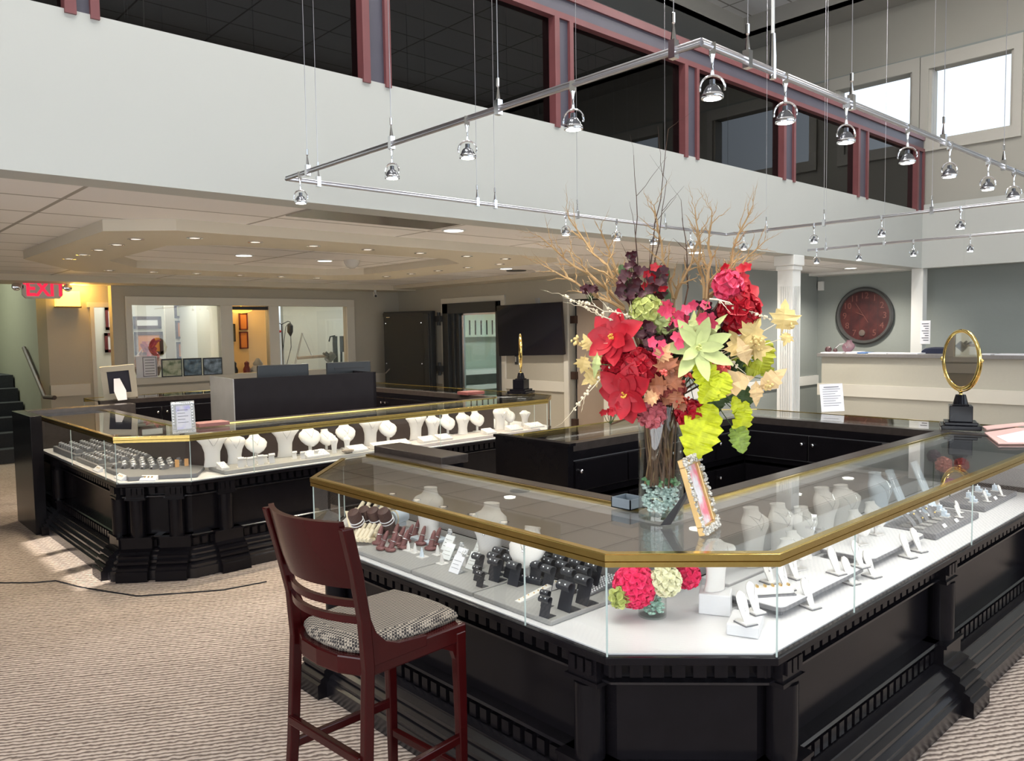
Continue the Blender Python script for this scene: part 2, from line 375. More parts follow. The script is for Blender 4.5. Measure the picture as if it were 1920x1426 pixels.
# grey-green wall y = 5.9 and clock wall x = 12
m = MB(); m.box(XW+.14, 12.1, 5.9, 6.02, 0, CE); struct('wall_column_side', m, WALLG)
m = MB(); m.box(XW, 12.0, 5.875, 5.9, .77, .91); struct('trim_4', m, TRIMW)
m = MB(); m.box(12, 12.12, -1, 6.02, 0, CE+.1); struct('wall_clock', m, WALLG)
m = MB(); m.box(11.7, 12.0, 4.37, 5.9, 2.46, CE); struct('trim_5', m, TRIMW)
m = MB(); m.box(11.43, 11.58, 4.13, 4.28, 1.3, 2.46); struct('trim_6', m, TRIMW)
m = MB(); m.box(11.62, 12.1, -4.4, 4.36, 2.47, 2.55); struct('ceiling_clock_nook', m, WALLG)
# half wall with cap
m = MB(); m.box(10.4, 10.55, -.5, 5.05, 0, 1.27); struct('wall_half', m, HALF)
m = MB(); m.box(10.375, 10.4, -.5, 5.10, .745, .905); struct('trim_7', m, TRIM)
t = thing('reception_counter_top', 'long grey laminate counter top capping the beige half wall', 'counter', (10.4, 2.5, 1.27))
m = MB(); m.box(10.34, 11.05, -.5, 5.09, 1.27, 1.315); m.build('worktop', mat('grey_laminate', (.20,.19,.185), .45, var=.15, scale=30), t, bevel=.004)
# column
cx, cy, w = onp(1479, 600, 1, 4.25).x, 4.25, .087
t = thing('fluted_column', 'white fluted square column carrying the fascia behind the right counters', 'column', (cx, cy, 0))
m = MB()
m.box(cx-w, cx+w, cy-w, cy+w, .22, 2.30); m.build('shaft', TRIMW, t)
m = MB()
for s in range(4):
    a = s*PI/2
    for k in range(5):
        u = -.052+.026*k; m.box(u-.007, u+.007, -w-.008, -w+.01, .40, 2.12, RZ(a, (cx, cy, 0)))
m.build('fluting', mat('flute_paint', (.68,.68,.65), .5, var=.01), t)
m = MB(); m.box(cx-w-.03, cx+w+.03, cy-w-.03, cy+w+.03, 2.34, 2.45); m.box(cx-w-.015, cx+w+.015, cy-w-.015, cy+w+.015, 2.29, 2.34); m.build('capital', TRIMW, t, bevel=.008)
m = MB(); m.box(cx-w-.03, cx+w+.03, cy-w-.03, cy+w+.03, 0, .22); m.build('base', TRIMW, t, bevel=.008)
# crown soffits along back and TV walls
m = MB(); m.box(3.0-6, 8.23, 11.45, 12.3, 2.42, CE); m.box(7.75, 8.23, 5.9, 11.45, 2.44, CE); struct('ceiling_soffit', m, CROWN)
# dropped ring over the left counters
outer = [(1.62,5.88),(2.0,5.57),(5.75,5.57),(6.1,5.9),(6.1,9.1),(5.6,9.6),(2.35,9.6),(1.62,8.36)]
inner = [(2.27,6.55),(2.62,6.27),(4.9,6.27),(5.32,6.6),(5.32,8.5),(5.0,8.85),(2.75,8.85),(2.27,8.1)]
m = MB(); n = len(outer)
O = [[m.bm.verts.new((x, y, z)) for x, y in outer] for z in (2.42, CE)]; I = [[m.bm.verts.new((x, y, z)) for x, y in inner] for z in (2.42, CE)]
for i in range(n):
    j = (i+1) % n
    m.bm.faces.new((O[0][i], O[0][j], I[0][j], I[0][i])); m.bm.faces.new((O[0][i], O[0][j], O[1][j], O[1][i])); m.bm.faces.new((I[0][i], I[0][j], I[1][j], I[1][i]))
struct('ceiling_ring', m, CROWN)
# left side: stair hall and passage
m = MB(); m.box(2.62, 3.16, 12.3, 12.42, 0, CE+.2); m.box(3.16, 3.46, 12.3, 12.42, 2.12, CE+.2); struct('wall_passage', m, WALLB)
m = MB(); m.box(3.37, 3.399, 11.99, 12.14, 0, CE); struct('wall_passage_return', m, WALLB)
m = MB(); m.box(2.50, 2.62, 12.3, 15.2, 0, 3.6); struct('wall_stair_side', m, mat('olive_paint', (.30,.30,.22), .7, var=.03))
m = MB(); m.box(-3, 2.62, 15.2, 15.3, 0, 5); struct('wall_stair_back', m, WALLS)
m = MB(); m.box(3.16, 3.21, 12.26, 12.30, 0, 2.12); m.box(3.12, 3.46, 12.26, 12.30, 2.12, 2.19); m.box(2.62, 3.12, 12.275, 12.30, .88, 1.04); struct('trim_8', m, TRIM)
m = MB(); m.box(-3.1, 3.5, 12.3, 15.3, 3.6, 3.66); m.box(-3,3.4,12.28,12.36,CE,3.6); struct('ceiling_stair', m, WALLB)
# offices behind the windows
m = MB(); m.box(3.0, 5.0, 14.0, 14.1, 0, 2.5); m.box(5.0, 5.08, 12.12, 14.1, 0, 2.5); m.box(3.46, 8.2, 12.12, 15.4, 2.46, 2.5); struct('wall_office', m, WALLO)
m = MB(); m.box(5.08, 6.2, 12.95, 13.05, 0, 2.5); struct('wall_amber_room', m, WALLY)
m = MB(); m.box(5.9, 6.7, 14.0, 14.1, 0, 2.5); m.box(6.95, 9.5, 14.0, 14.1, 0, 2.5); m.box(6.7,6.95,14.0,14.1,0,.9); m.box(9.4, 9.5, 12.1, 14.1, 0, 2.5); struct('wall_workshop', m, WALLO)

# ================================================================= COUNTERS
DZ, RZT = .672, 1.0
def counter(name, label, outer, inner, panes, pil, backm=None, dentil=True, knobs=True, doors=(), strip=True, segs=None):
    """outer/inner: open polylines in the same order (outside lies to the right of travel)"""
    c0 = outer[len(outer)//2]; t = thing(name, label, 'display counter', (c0[0], c0[1], 0), 0, None)
    def ring(do, di, z0, z1, nm, mt, **k):
        po = offs(outer, do); pi = offs(inner, -di) if di else [Vector(p) for p in inner]
        poly = [(p.x, p.y) for p in po]+[(p.x, p.y) for p in reversed(pi)]
        m = MB(); m.prism(poly, z0, z1); return m.build(nm, mt, t, **k)
    ring(-.10, -.02, 0, .642, 'cabinet_body', EBONY)
    ring(-.005, 0, .642, .667, 'counter_edge', EBONY, bevel=.003)
    ring(-.03, -.05, .6675, DZ, 'deck', DECK)
    # mouldings swept round the outside
    m = MB()
    sweep(m, outer, [(-.12,0),(.07,0),(.07,.068),(.055,.075),(.055,.092),(.03,.105),(.04,.115),(.04,.13),(.015,.142),(.02,.152),(.02,.165),(-.01,.18),(-.01,.19),(-.045,.20),(-.12,.20)])
    m.build('base_moulding', EBMOLD, t)
    m = MB(); sweep(m, outer, [(-.12,.272),(-.045,.272),(-.038,.278),(-.045,.286),(-.12,.286)]); sweep(m, outer, [(-.12,.556),(-.055,.556),(-.045,.562),(-.045,.570),(-.12,.576)]); m.build('fillet_moulding', EBMOLD, t)
    m = MB(); sweep(m, outer, [(-.12,.20),(-.07,.20),(-.07,.272),(-.12,.272)]); sweep(m, outer, [(-.12,.574),(-.08,.574),(-.08,.642),(-.12,.642)]); m.build('frieze', EBONY, t)
    m = MB()
    for a, b in zip(outer, outer[1:]):
        a = Vector(a); b = Vector(b); L = (b-a).length; u = (b-a)/L; nn = Vector((u.y, -u.x)); ang = math.atan2(u.y, u.x)
        if L < .3: continue
        k = int(L/.062); sp = L/k
        for i in range(k):
            c = a+u*(sp*(i+.5)); mm = RZ(ang, (c.x, c.y, 0))
            m.box(-.021, .021, .050, .075, .584, .632, mm)
            m.box(-.019, .019, .045, .075, .207, .258, mm)
    m.build('dentil_moulding', EBONY, t)
    for (si, s) in pil:                                        # pilasters
        a = Vector(outer[si]); b = Vector(outer[si+1]); L = (b-a).length; u = (b-a)/L; ang = math.atan2(u.y, u.x); c = a+u*(s if s >= 0 else L+s); mm = RZ(ang, (c.x, c.y, 0))
        m = MB(); w = .085
        pr = [(-.10,0),(.115,0),(.115,.068),(.10,.075),(.10,.092),(.072,.105),(.08,.115),(.08,.13),(.055,.142),(.06,.152),(.06,.165),(.025,.18),(.03,.19),(.0,.20),(-.008,.205),(-.008,.268),(.004,.272),(.004,.286),(-.10,.286)]
        m.loft([[mm @ Vector((x, -d, z)) for d, z in pr] for x in (-w-.02, w+.02)])
        m.lathe([(.052,.286),(.052,.545)], mm @ Vector((0, .055, 0)), 16)
        m.box(-.062, .062, .02, .10, .545, .642, mm); m.box(-.072, .072, .012, .10, .548, .562, mm)
        for q in (-.036, .0, .036): m.box(q-.013, q+.013, .010, .03, .585, .632, mm)
        m.build('pilaster', EBONY, t, smooth=.6)
    # glass front panes
    for (si, f0, f1) in panes:
        a = Vector(offs(outer, -.012)[si]); b = Vector(offs(outer, -.012)[si+1]); L = (b-a).length; u = (b-a)/L
        p = a+u*(f0*L+.002); q = a+u*(f1*L-.002); nn = Vector((u.y, -u.x))*.003
        m = MB(); m.quad((p.x, p.y, .667), (q.x, q.y, .667), (q.x, q.y, .96), (p.x, p.y, .96)); m.build('glass_front', GLS, t)
    ed = {}
    for (si, f0, f1) in panes:
        a = Vector(offs(outer, -.012)[si]); b = Vector(offs(outer, -.012)[si+1])
        for f in (f0, f1): p = a+(b-a)*f; ed[(round(p.x, 3), round(p.y, 3))] = 1
    for (x, y) in ed: m = MB(); m.box(x-.0022, x+.0022, y-.0022, y+.0022, .668, .958); m.build('glass_seam', mat('glass_edge', (.50,.60,.58), .15, var=.02), t)
    # brass rail and glass top
    m = MB(); sweep(m, outer, [(-.022,.958),(0,.958),(0,.974),(-.004,.975),(.002,.978),(.002,.998),(-.004,1.0),(-.022,1.0)]); m.build('brass_rail', BRASS, t)
    m = MB(); sweep(m, outer, [(-.028,.9993),(-.028,1.0012),(-.003,1.0012),(-.003,.9993)]); m.build('brass_rail_top', BRASSB, t)
    ring(-.02, -.085, .990, .998, 'glass_top', GLT)
    pin = offs(inner, .085)
    poly = [(p.x, p.y) for p in offs(inner, .075)]+[tuple(p) for p in reversed(inner)]
    m = MB(); m.prism(poly, .955, 1.004); m.build('rear_top_rail', EBTOP, t)
    poly = [(p.x, p.y) for p in offs(inner, .089)]+[(p.x, p.y) for p in reversed(offs(inner, .075))]
    m = MB(); m.prism(poly, .975, 1.003); m.build('rear_brass_strip', BRASSB, t)
    poly = [(p.x, p.y) for p in offs(inner, .115)]+[(p.x, p.y) for p in reversed(offs(inner, .089))]
    m = MB(); m.prism(poly, .958, .985); m.build('light_channel', DECK, t)
    # rear: grey back panels above the deck, frame, doors and knobs
    poly = [(p.x, p.y) for p in offs(inner, .04)]+[(p.x, p.y) for p in reversed(offs(inner, .02))]
    m = MB(); m.prism(poly, DZ, .958); m.build('back_panel', backm or BACKP, t)
    poly = [(p.x, p.y) for p in offs(inner, .02)]+[tuple(p) for p in reversed(inner)]
    m = MB(); m.prism(poly, .645, .70); m.prism(poly, .90, .955); m.prism(poly, .36, .375); m.prism(poly, 0, .10); m.build('rear_frame', EBONY, t)
    for (si, s0, s1, z0, z1, kf) in doors:
        a = Vector(inner[si]); b = Vector(inner[si+1]); L = (b-a).length; u = (b-a)/L; ang = math.atan2(u.y, u.x); mm = RZ(ang, (a.x, a.y, 0))
        m = MB(); m.box(s0+.006, s1-.006, 0.0, .022, z0, z1, mm); d = m.build('door', EBONY, t, bevel=.003)
        m = MB(); kx = s0+(s1-s0)*kf; m.lathe([(.004,0),(.011,.01),(.012,.02),(.006,.026)], mm @ Vector((kx, .022, z1-.06)), 10, mm.to_3x3().to_4x4() @ Matrix.Rotation(-PI/2, 4, 'X')); m.build('knob', SILV, d)
    return t
def doorrow(si, L, n, z=((.12,.35),(.38,.64),(.71,.895))):
    out = []
    for i in range(n):
        for z0, z1 in z: out.append((si, L*i/n, L*(i+1)/n, z0, z1, .92 if i % 2 == 0 else .08))
    return out
CA = counter('display_counter', 'near glass display counter with angled brass corner, carrying the tall flower vase', [(2.24,3.87),(1.83,3.46),(1.83,1.58),(2.21,1.20),(5.43,1.20)], [(2.49,3.87),(2.49,3.40),(2.49,1.875),(2.60,1.875),(5.43,1.875)],
    [(0,0,1),(1,0,.13),(1,.13,.80),(1,.80,1),(2,0,1),(3,0,.17),(3,.17,.555),(3,.555,1)], [(1,-.12),(1,.12),(3,.12),(3,1.55),(3,3.1)])
CB = counter('display_counter', 'far right glass display counter with cornered ends, black doors inside and clear top', [(5.43,1.20),(5.65,1.20),(6.03,1.58),(6.03,3.49),(5.65,3.87),(3.47,3.87)], [(5.43,1.20),(5.43,1.875),(5.43,2.2),(5.43,3.25),(5.0,3.25),(3.47,3.25)],
    [(0,0,1),(1,0,1),(2,0,.5),(2,.5,1),(3,0,1),(4,0,.5),(4,.5,1)], [(2,.3),(4,.3)], doors=doorrow(2, 1.05, 2)+[(1,.02,.3,.38,.64,.9)]+doorrow(4, 1.53, 3)+doorrow(3,.43,1))
CC = counter('display_counter', 'left glass display counter full of white busts and grey watch cushions, sunlit end panel', [(1.62,8.25),(1.62,5.88),(2.03,5.57),(5.60,5.57),(5.98,5.90)], [(2.25,8.25),(2.25,7.0),(2.25,6.2),(2.7,6.2),(5.38,6.2)],
    [(0,0,.5),(0,.5,.89),(0,.89,1),(1,0,1),(2,0,.13),(2,.13,.62),(2,.62,1),(3,0,1)], [(0,-.13),(0,.50),(1,.12),(1,-.13),(2,.26),(2,1.75)], backm=mat('brown_back_panel', (.060,.042,.038), .35, var=.1))
CD = counter('display_counter', 'rear glass display counter along the television wall and office windows, black doors inside', [(5.98,5.90),(6.03,6.2),(6.03,9.6),(5.65,9.95),(2.45,9.95)], [(5.38,6.2),(5.38,6.5),(5.38,9.3),(5.0,9.3),(2.45,9.3)],
    [(1,0,.33),(1,.33,.66),(1,.66,1),(2,0,1),(3,0,.5),(3,.5,1)], [(1,.5)], doors=doorrow(1, 2.8, 5)+doorrow(3, 2.55, 4))
# wood end pieces of the runs
m = MB(); m.box(2.495, 2.68, 3.28, 3.93, .99, 1.035); m.build('end_ledge', EBTOP, CA, bevel=.004)
m = MB(); m.box(2.50, 2.66, 3.85, 3.915, 0, .99); m.box(2.50, 2.66, 3.30, 3.34, 0, .99); m.build('end_panel', EBONY, CA)
m = MB(); m.box(3.42, 3.47, 3.24, 3.90, 0, .995); m.build('end_panel', EBONY, CB); m = MB(); m.box(3.41, 3.47, 3.22, 3.91, .995, 1.012); m.build('end_ledge', EBONY, CB)
m = MB(); m.box(1.475, 1.565, 7.71, 8.45, .0, 1.03); m.build('end_post', EBONY, CC, bevel=.004)
m = MB(); m.box(1.566, 2.50, 8.27, 8.45, 0, 1.03); m.build('end_panel', EBTOP, CC)
# LED strips inside the glass cases (their own light)
def strip(a, b, e, col=(1,.97,.93)):
    a = Vector((*a, .952)); b = Vector((*b, .952)); d = b-a; n = Vector((-d.y, d.x, 0)).normalized()
    l = bpy.data.lights.new('case_light', 'AREA'); l.shape = 'RECTANGLE'; l.size = d.length; l.size_y = .03; l.energy = e*d.length; l.color = col
    o = bpy.data.objects.new('case_light', l); C.objects.link(o); o.location = (a+b)/2
    z = (Vector((0,0,1))-n*.7).normalized(); x = d.normalized(); y = z.cross(x); o.rotation_euler = Matrix((x, y, z)).transposed().to_euler()
strip((1.87,3.40),(1.87,1.60), .45); strip((1.87,1.60),(2.24,1.235), .45); strip((2.26,1.235),(5.40,1.235), 1.5)
strip((1.66,8.2),(1.66,5.92), .35); strip((1.66,5.92),(2.05,5.61), .35); strip((2.05,5.61),(5.6,5.61), .5, (1,.93,.84))
strip((5.99,1.6),(5.99,3.5), .45); strip((5.6,3.83),(3.6,3.83), .45); strip((5.99,6.3),(5.99,9.5), .45); strip((5.6,9.91),(2.5,9.91), .45)

# monitor desk in the left well
t = thing('monitor_desk', 'tall dark desk housing behind the left counter with two monitors on top', 'desk', (4.2, 7.3, 0))
p0 = onp(438.5, 710, 1, 7.0); zt = p0.z; p1 = P(704.5, 697, zt); p2 = P(397, 706, zt)
u = (p1-p0); u.z = 0; L = u.length; ang = math.atan2(u.y, u.x); mm = RZ(ang, (p0.x, p0.y, 0))
m = MB(); m.box(0, L, 0, .03, .0, zt, mm); m.box(L-.03, L, 0, .8, 0, zt, mm); m.box(0, L, .03, .8, zt-.10, zt-.07, mm); m.build('front_panel', mat('desk_panel', (.012,.011,.014), .22, spec=.10, var=.2, scale=9), t)
m = MB(); m.box(-.01, .0, 0, .75, 0, zt, mm); m.build('side_panel', mat('lit_desk_side', (.25,.26,.28), .3, var=.25, scale=6), t)  # lighter than the front: light falling on this side is in the colour
def monitor(px0, px1, ytop, back, label, slot):
    a = P(px0, ytop, zt+.16); b = P(px1, ytop, zt+.16); a = onp(px0, ytop, 1, p0.y+.35); b = onp(px1, ytop, 1, p0.y+.35+.0)
    w = (b-a).length; zz = (a.z+b.z)/2; c = (a+b)/2
    t = thing('computer_monitor', label, 'monitor', (c.x, c.y, zt-.07))
    m = MB(); m.box(-w/2, w/2, -.02, .02, zz-.36, zz, RZ(ang, (c.x, c.y, 0))); m.build('screen', SCREEN if 0 else mat('monitor_back', (.02,.025,.032), .3, var=.1), t, bevel=.008)
    m = MB(); m.box(-.05, .05, -.035, -.02, zt-.07, zz-.15, RZ(ang, (c.x, c.y, 0))); m.box(-.12, .12, -.08, .10, zt-.07, zt-.055, RZ(ang, (c.x, c.y, 0))); m.build('stand', BLACKP, t)
    if slot: m = MB(); m.box(-.17, .17, -.023, -.019, zz-.075, zz-.055, RZ(ang, (c.x, c.y, 0))); m.build('vent_slot', BLACKP, t)
monitor(484, 575, 683, 0, 'left of the two black monitors seen from behind above the dark desk', 0)
monitor(614, 691, 678, 0, 'right monitor above the dark desk, seen from behind with a long vent slot', 1)

# ================================================================= BAR STOOL
t = thing('bar_stool', 'dark mahogany bar stool with woven black and beige seat at the near counter', 'bar stool', (1.40, 2.20, 0), math.radians(4))
SM = WORLD(t)
def leg(pts, w0, w1, nm='leg'):
    m = MB(); rings = []
    for i, (x, y, z) in enumerate(pts):
        w = w0+(w1-w0)*i/(len(pts)-1); rings.append([Vector((x+a*w, y+b*w*.8, z)) for a, b in ((-.5,-.5),(.5,-.5),(.5,.5),(-.5,.5))])
    m.loft(rings); return m.build(nm, MAHO, t, local=True, bevel=.004)
for s in (-1, 1):
    leg([(.185, s*.19, 0), (.185, s*.19, .4), (.18, s*.19, .70)], .030, .042)
    leg([(-.25, s*.205, 0), (-.215, s*.205, .35), (-.195, s*.20, .70), (-.205, s*.20, .85), (-.235, s*.21, 1.0), (-.27, s*.215, 1.14)], .034, .036)
def hbar(a, b, w, h):
    m = MB(); a = Vector(a); b = Vector(b); d = (b-a).normalized(); n = Vector((-d.y, d.x, 0)).normalized(); up = Vector((0,0,1))
    m.loft([[p+n*w*i+up*h*j for i, j in ((-.5,-.5),(.5,-.5),(.5,.5),(-.5,.5))] for p in (a, b)]); return m.build('stretcher', MAHO, t, local=True, bevel=.004)
hbar((.185,-.19,.33), (-.215,-.205,.33), .022, .03); hbar((.185,.19,.33), (-.215,.205,.33), .022, .03)
hbar((.185,-.18,.22), (.185,.18,.22), .022, .03); hbar((-.225,-.2,.42), (-.225,.2,.42), .022, .03); hbar((-.232,-.2,.26), (-.232,.2,.26), .022, .03)
# curved back boards and slats: bowed outwards, towards -x
def bow(zs, ys=.195, th=.016, nm='slat', bowd=.055, off=0):
    m = MB(); N = 14; rings = []
    for i in range(N+1):
        y = -ys+2*ys*i/N; f = 1-(y/ys)**2; ring = []
        for side in (0, 1):
            seq = zs if side == 0 else zs[::-1]
            for z, x in seq: ring.append(Vector((x-bowd*f+(th if side else 0)-th/2, y, z)))
        rings.append(ring)
    m.loft(rings); return m.build(nm, MAHO, t, local=True, smooth=.7)
bow([(.945,-.213),(1.0,-.232),(1.07,-.25),(1.155,-.272)], nm='backrest', th=.02)
bow([(.885,-.205),(.908,-.208)]); bow([(.835,-.203),(.858,-.204)])
# seat: apron, side wings, cushion
m = MB(); out = [(.205,-.205),(.215,0),(.205,.205),(-.19,.20),(-.235,.10),(-.245,0),(-.235,-.10),(-.19,-.20)]
m.prism(out, .665, .725); m.build('seat_frame', MAHO, t, local=True, bevel=.006)
for s in (-1, 1):
    m = MB(); pr = [(-.20,.70),(-.20,.85),(-.185,.85),(-.165,.80),(-.13,.765),(-.08,.745),(.03,.735),(.03,.70)]
    m.loft([[Vector((x, s*yy, z)) for x, z in pr] for yy in (.190, .208)]); m.build('side_wing', MAHO, t, local=True, bevel=.002)
for s in (-1, 1):
    m = MB(); m.loft([[Vector((x, s*yy, z)) for x, z in ((.165,.67),(.165,.60),(.15,.64),(.09,.67))] for yy in (.175,.195)]); m.build('corner_brace', MAHO, t, local=True)
m = MB(); rings = []
for z, k in ((.725,.96),(.738,1.0),(.752,.985),(.764,.93),(.770,.80)):
    rings.append([Vector((x*k, y*k*.94, z)) for x, y in [(.20,-.18),(.213,-.09),(.216,0),(.213,.09),(.20,.18),(0,.195),(-.19,.17),(-.222,.09),(-.228,0),(-.222,-.09),(-.19,-.17),(0,-.195)]])
m.loft(rings); m.build('seat_cushion', SEATM, t, local=True, smooth=4)

# ================================================================= TRACK LIGHTING
def wire(m, x, y, z0, z1, r=.0016): m.tube([(x, y, z0), (x+.004, y, (z0+z1)/2), (x, y, z1)], r, 5)
def track(label, segs, wires, group):
    t = thing('track_rail', label, 'track light rail', (segs[0][0][0], segs[0][0][1], 2.5), 0, group)
    for a, b in segs:
        m = MB(); a = Vector((*a, 2.5)); b = Vector((*b, 2.5)); m.tube([a, b], .0085, 8); m.tube([a+Vector((0,0,.012)), b+Vector((0,0,.012))], .0045, 6); m.build('rail_bar', RAILM, t, smooth=.8)
    for (x, y) in wires:
        m = MB(); wire(m, x, y, 2.55, UC+.27); c = m.build('suspension_cable', RAILM, t)
        m = MB(); m.lathe([(.002,.115),(.006,.112),(.006,.085),(.003,.08),(.008,.04),(.009,.03)], (x, y, 2.5), 8); m.box(x-.011, x+.011, y-.011, y+.011, 2.482, 2.535); m.build('cable_gripper', CHROME, c)
    return t
ax, ay, bx, by = 1.945, 1.305, 6.09, 3.83
track('chrome track rail hung in a rectangle over the near counters', [((ax,ay),(ax,by)),((ax,ay),(bx,ay)),((ax,by),(bx,by)),((bx,ay),(bx,by))],
    [(ax,3.60),(ax,2.86),(ax,2.17),(ax,1.40),(2.19,ay),(2.90,ay),(3.82,ay),(4.67,ay),(2.13,by),(3.24,by),(3.39,by),(4.17,by),(5.20,by),(bx,3.45),(bx,2.95),(bx,2.15)], None)
tt = thing('power_feed_cable', 'thicker white power feed cable dropping to the near rail beside the corner', 'cable', (2.34, ay, 2.55)); m = MB(); m.tube([(2.34,ay,2.54),(2.335,ay,3.2),(2.35,ay,4.5),(2.34,ay,UC+.27)], .0055, 8); m.build('cord', TRIMW, tt); m = MB(); m.lathe([(.008,.12),(.011,.05),(.011,-.02)], (2.34,ay,2.5), 8); m.build('clip', CHROME, tt)
track('second chrome track rail farther right near the fluted column', [((8.1,4.1),(8.1,-.5))], [(8.1,3.9),(8.1,3.3),(8.1,2.0),(8.1,1.6),(8.1,.2)], None)
# lamp prototype at origin; hangs from z = 0
t = thing('track_spotlight', 'chrome track spotlight', 'spotlight')
m = MB(); m.box(-.010,.010,-.010,.010,-.022,.016); m.lathe([(.010,-.022),(.006,-.035),(.003,-.06),(.007,-.085),(.004,-.09)], (0,0,0), 10); m.build('clip_stem', CHROME, t, local=True, smooth=.8)
m = MB(); m.torus((0,0,-.128), .040, .0038, Matrix.Rotation(PI/2, 4, 'X'), 18, 6, -.25, PI+.25); m.build('yoke', CHROME, t, local=True, smooth=1)
m = MB(); m.lathe([(.010,-.102),(.011,-.118),(.020,-.124),(.029,-.138),(.033,-.150)], (0,0,0), 16); m.build('heat_sink', mat('lamp_body', (.16,.165,.18), .2, metal=.8, var=.2), t, local=True, smooth=.8)
m = MB(); m.lathe([(.034,-.148),(.037,-.152),(.036,-.162),(.030,-.163),(.030,-.150)], (0,0,0), 18); m.build('bezel', CHROME, t, local=True, smooth=.8)
m = MB(); m.lathe([(.029,-.158),(.024,-.164),(.001,-.166)], (0,0,0), 16); m.build('lens', mat('lamp_glow', (1,.97,.9), .3, emit=(1,.96,.88), es=14), t, local=True, smooth=1)
LP = Proto(t)
lamps = [('over the front right glass case', [(2.0,ay),(2.42,ay),(2.86,ay),(3.42,ay),(3.90,ay),(4.43,ay),(4.85,ay)], 'on the near long bar'),
         ('', [(ax,3.68),(ax,2.86),(ax,2.35),(ax,1.80)], 'on the left short bar'),
         ('', [(4.05,by),(4.60,by),(5.05,by),(5.55,by),(bx,3.66)], 'on the far bar behind the branches'),
         ('', [(bx,3.03),(bx,2.50),(bx,1.96)], 'on the right short bar'),
         ('', [(8.1,4.0),(8.1,3.55),(8.1,3.02),(8.1,2.52)], 'on the separate far rail')]
for gi, (_, pts, nm) in enumerate(lamps):
    for i, (x, y) in enumerate(pts):
        o = LP.put((x, y, 2.5), random.uniform(-.5, .5)+yaw-PI/2, 'chrome track spotlight, %s %s' % (ORD[i]+' from its left end', nm), 'track spotlights', scale=.88)
        tx, ty = (x+(.25 if gi == 1 else 0), y+(.22 if gi == 0 else -.2 if gi == 2 else 0))
        lamp('spot_beam', 'SPOT', (x, y, 2.32), 20, (1,.95,.86), (tx-x, ty-y, -1.3), spot=1.1, blend=.8, soft=.03)

# ================================================================= CEILING FITTINGS
t = thing('downlight', 'small brushed downlight recessed in the dropped ceiling ring', 'ceiling light')
m = MB(); m.lathe([(.058,0),(.058,-.006),(.044,-.007),(.040,.0)], (0,0,0), 20); m.build('trim_ring', CHROME, t, local=True, smooth=.8)
m = MB(); m.lathe([(.04,-.003),(.001,-.004)], (0,0,0), 16); m.build('bulb', mat('ring_glow', (.9,.85,.75), .3, emit=(1,.9,.75), es=1.6), t, local=True)
DL = Proto(t); n = 0
cans = [(1.93,y) for y in (6.2,6.66,7.15,7.62,8.08)]+[(x,5.90) for x in (2.25,2.72,3.22,3.74,4.30,4.85,5.35)]+[(x,9.27) for x in (2.6,3.05,3.54,4.06,4.6,5.1)]+[(5.72,y) for y in (6.4,6.95,7.5,8.05,8.6)]
side = ['left band']*5+['near band']*7+['far band']*6+['right band']*5
cnt = {}
for (x, y), sd in zip(cans, side):
    cnt[sd] = cnt.get(sd, 0)+1
    DL.put((x, y, 2.42), 0, 'small downlight in the %s of the ceiling ring, %s along it' % (sd, ORD[cnt[sd]-1]), 'ring downlights')
    lamp('ring_beam', 'SPOT', (x, y, 2.40), 46, (1,.84,.62), (0,0,-1), spot=2.2, blend=.6, soft=.04)
t = thing('downlight', 'bright round downlight', 'ceiling light')
m = MB(); m.lathe([(.095,0),(.095,-.008),(.08,-.009),(.078,0)], (0,0,0), 24); m.build('trim_ring', TRIMW, t, local=True, smooth=.8)
m = MB(); m.lathe([(.078,-.004),(.001,-.005)], (0,0,0), 20); m.build('bulb', mat('can_glow', (1,1,.95), .3, emit=(1,.97,.88), es=9), t, local=True)
D2 = Proto(t)
for (x, y, lb) in ((3.43,7.72,'large bright downlight inside the ceiling ring, left of the pair'), (4.40,7.82,'large bright downlight inside the ceiling ring, beside the glass dome'), (3.93,4.94,'large bright downlight near the fascia beam'), (11.1,4.98,'large bright downlight in front of the wall clock'), (7.2,4.9,'large bright downlight just left of the column top'), (6.9,7.6,'large downlight over the television side'), (9.6,5.0,'large downlight between column and clock')):
    D2.put((x, y, CE), 0, lb, 'large downlights'); lamp('can_beam', 'SPOT', (x, y, CE-.03), 150, (1,.92,.80), (0,0,-1), spot=2.6, blend=.7, soft=.07)
t = thing('dome_camera', 'clear dome camera in the ceiling ring beside a downlight', 'camera', (4.62, 7.62, CE)); m = MB(); m.lathe([(.09,0),(.085,-.03),(.06,-.07),(.03,-.09),(.002,-.095)], (4.62,7.62,CE), 20); m.build('dome', mat('dome_plastic', (.6,.58,.54), .15, var=.02), t, smooth=1)
t = thing('dark_speaker_grille', 'round black speaker grille flush in the tile ceiling near the television', 'speaker', (6.55, 6.2, 2.5)); c = P(968, 507, 2.5); t.location = c; m = MB(); m.lathe([(.14,0),(.13,-.008),(.001,-.008)], c, 24); m.build('grille', BLACKP, t)
t = thing('air_vent', 'large grey ceiling vent panel beside the fascia beam', 'vent', P(700, 425, 2.5)); a = P(575, 412, 2.5); m = MB(); m.box(2.50, 3.72, 4.40, 4.95, 2.488, 2.4995); m.build('vent_panel', mat('vent_metal', (.45,.42,.37), .25, metal=.7, var=.1), t)
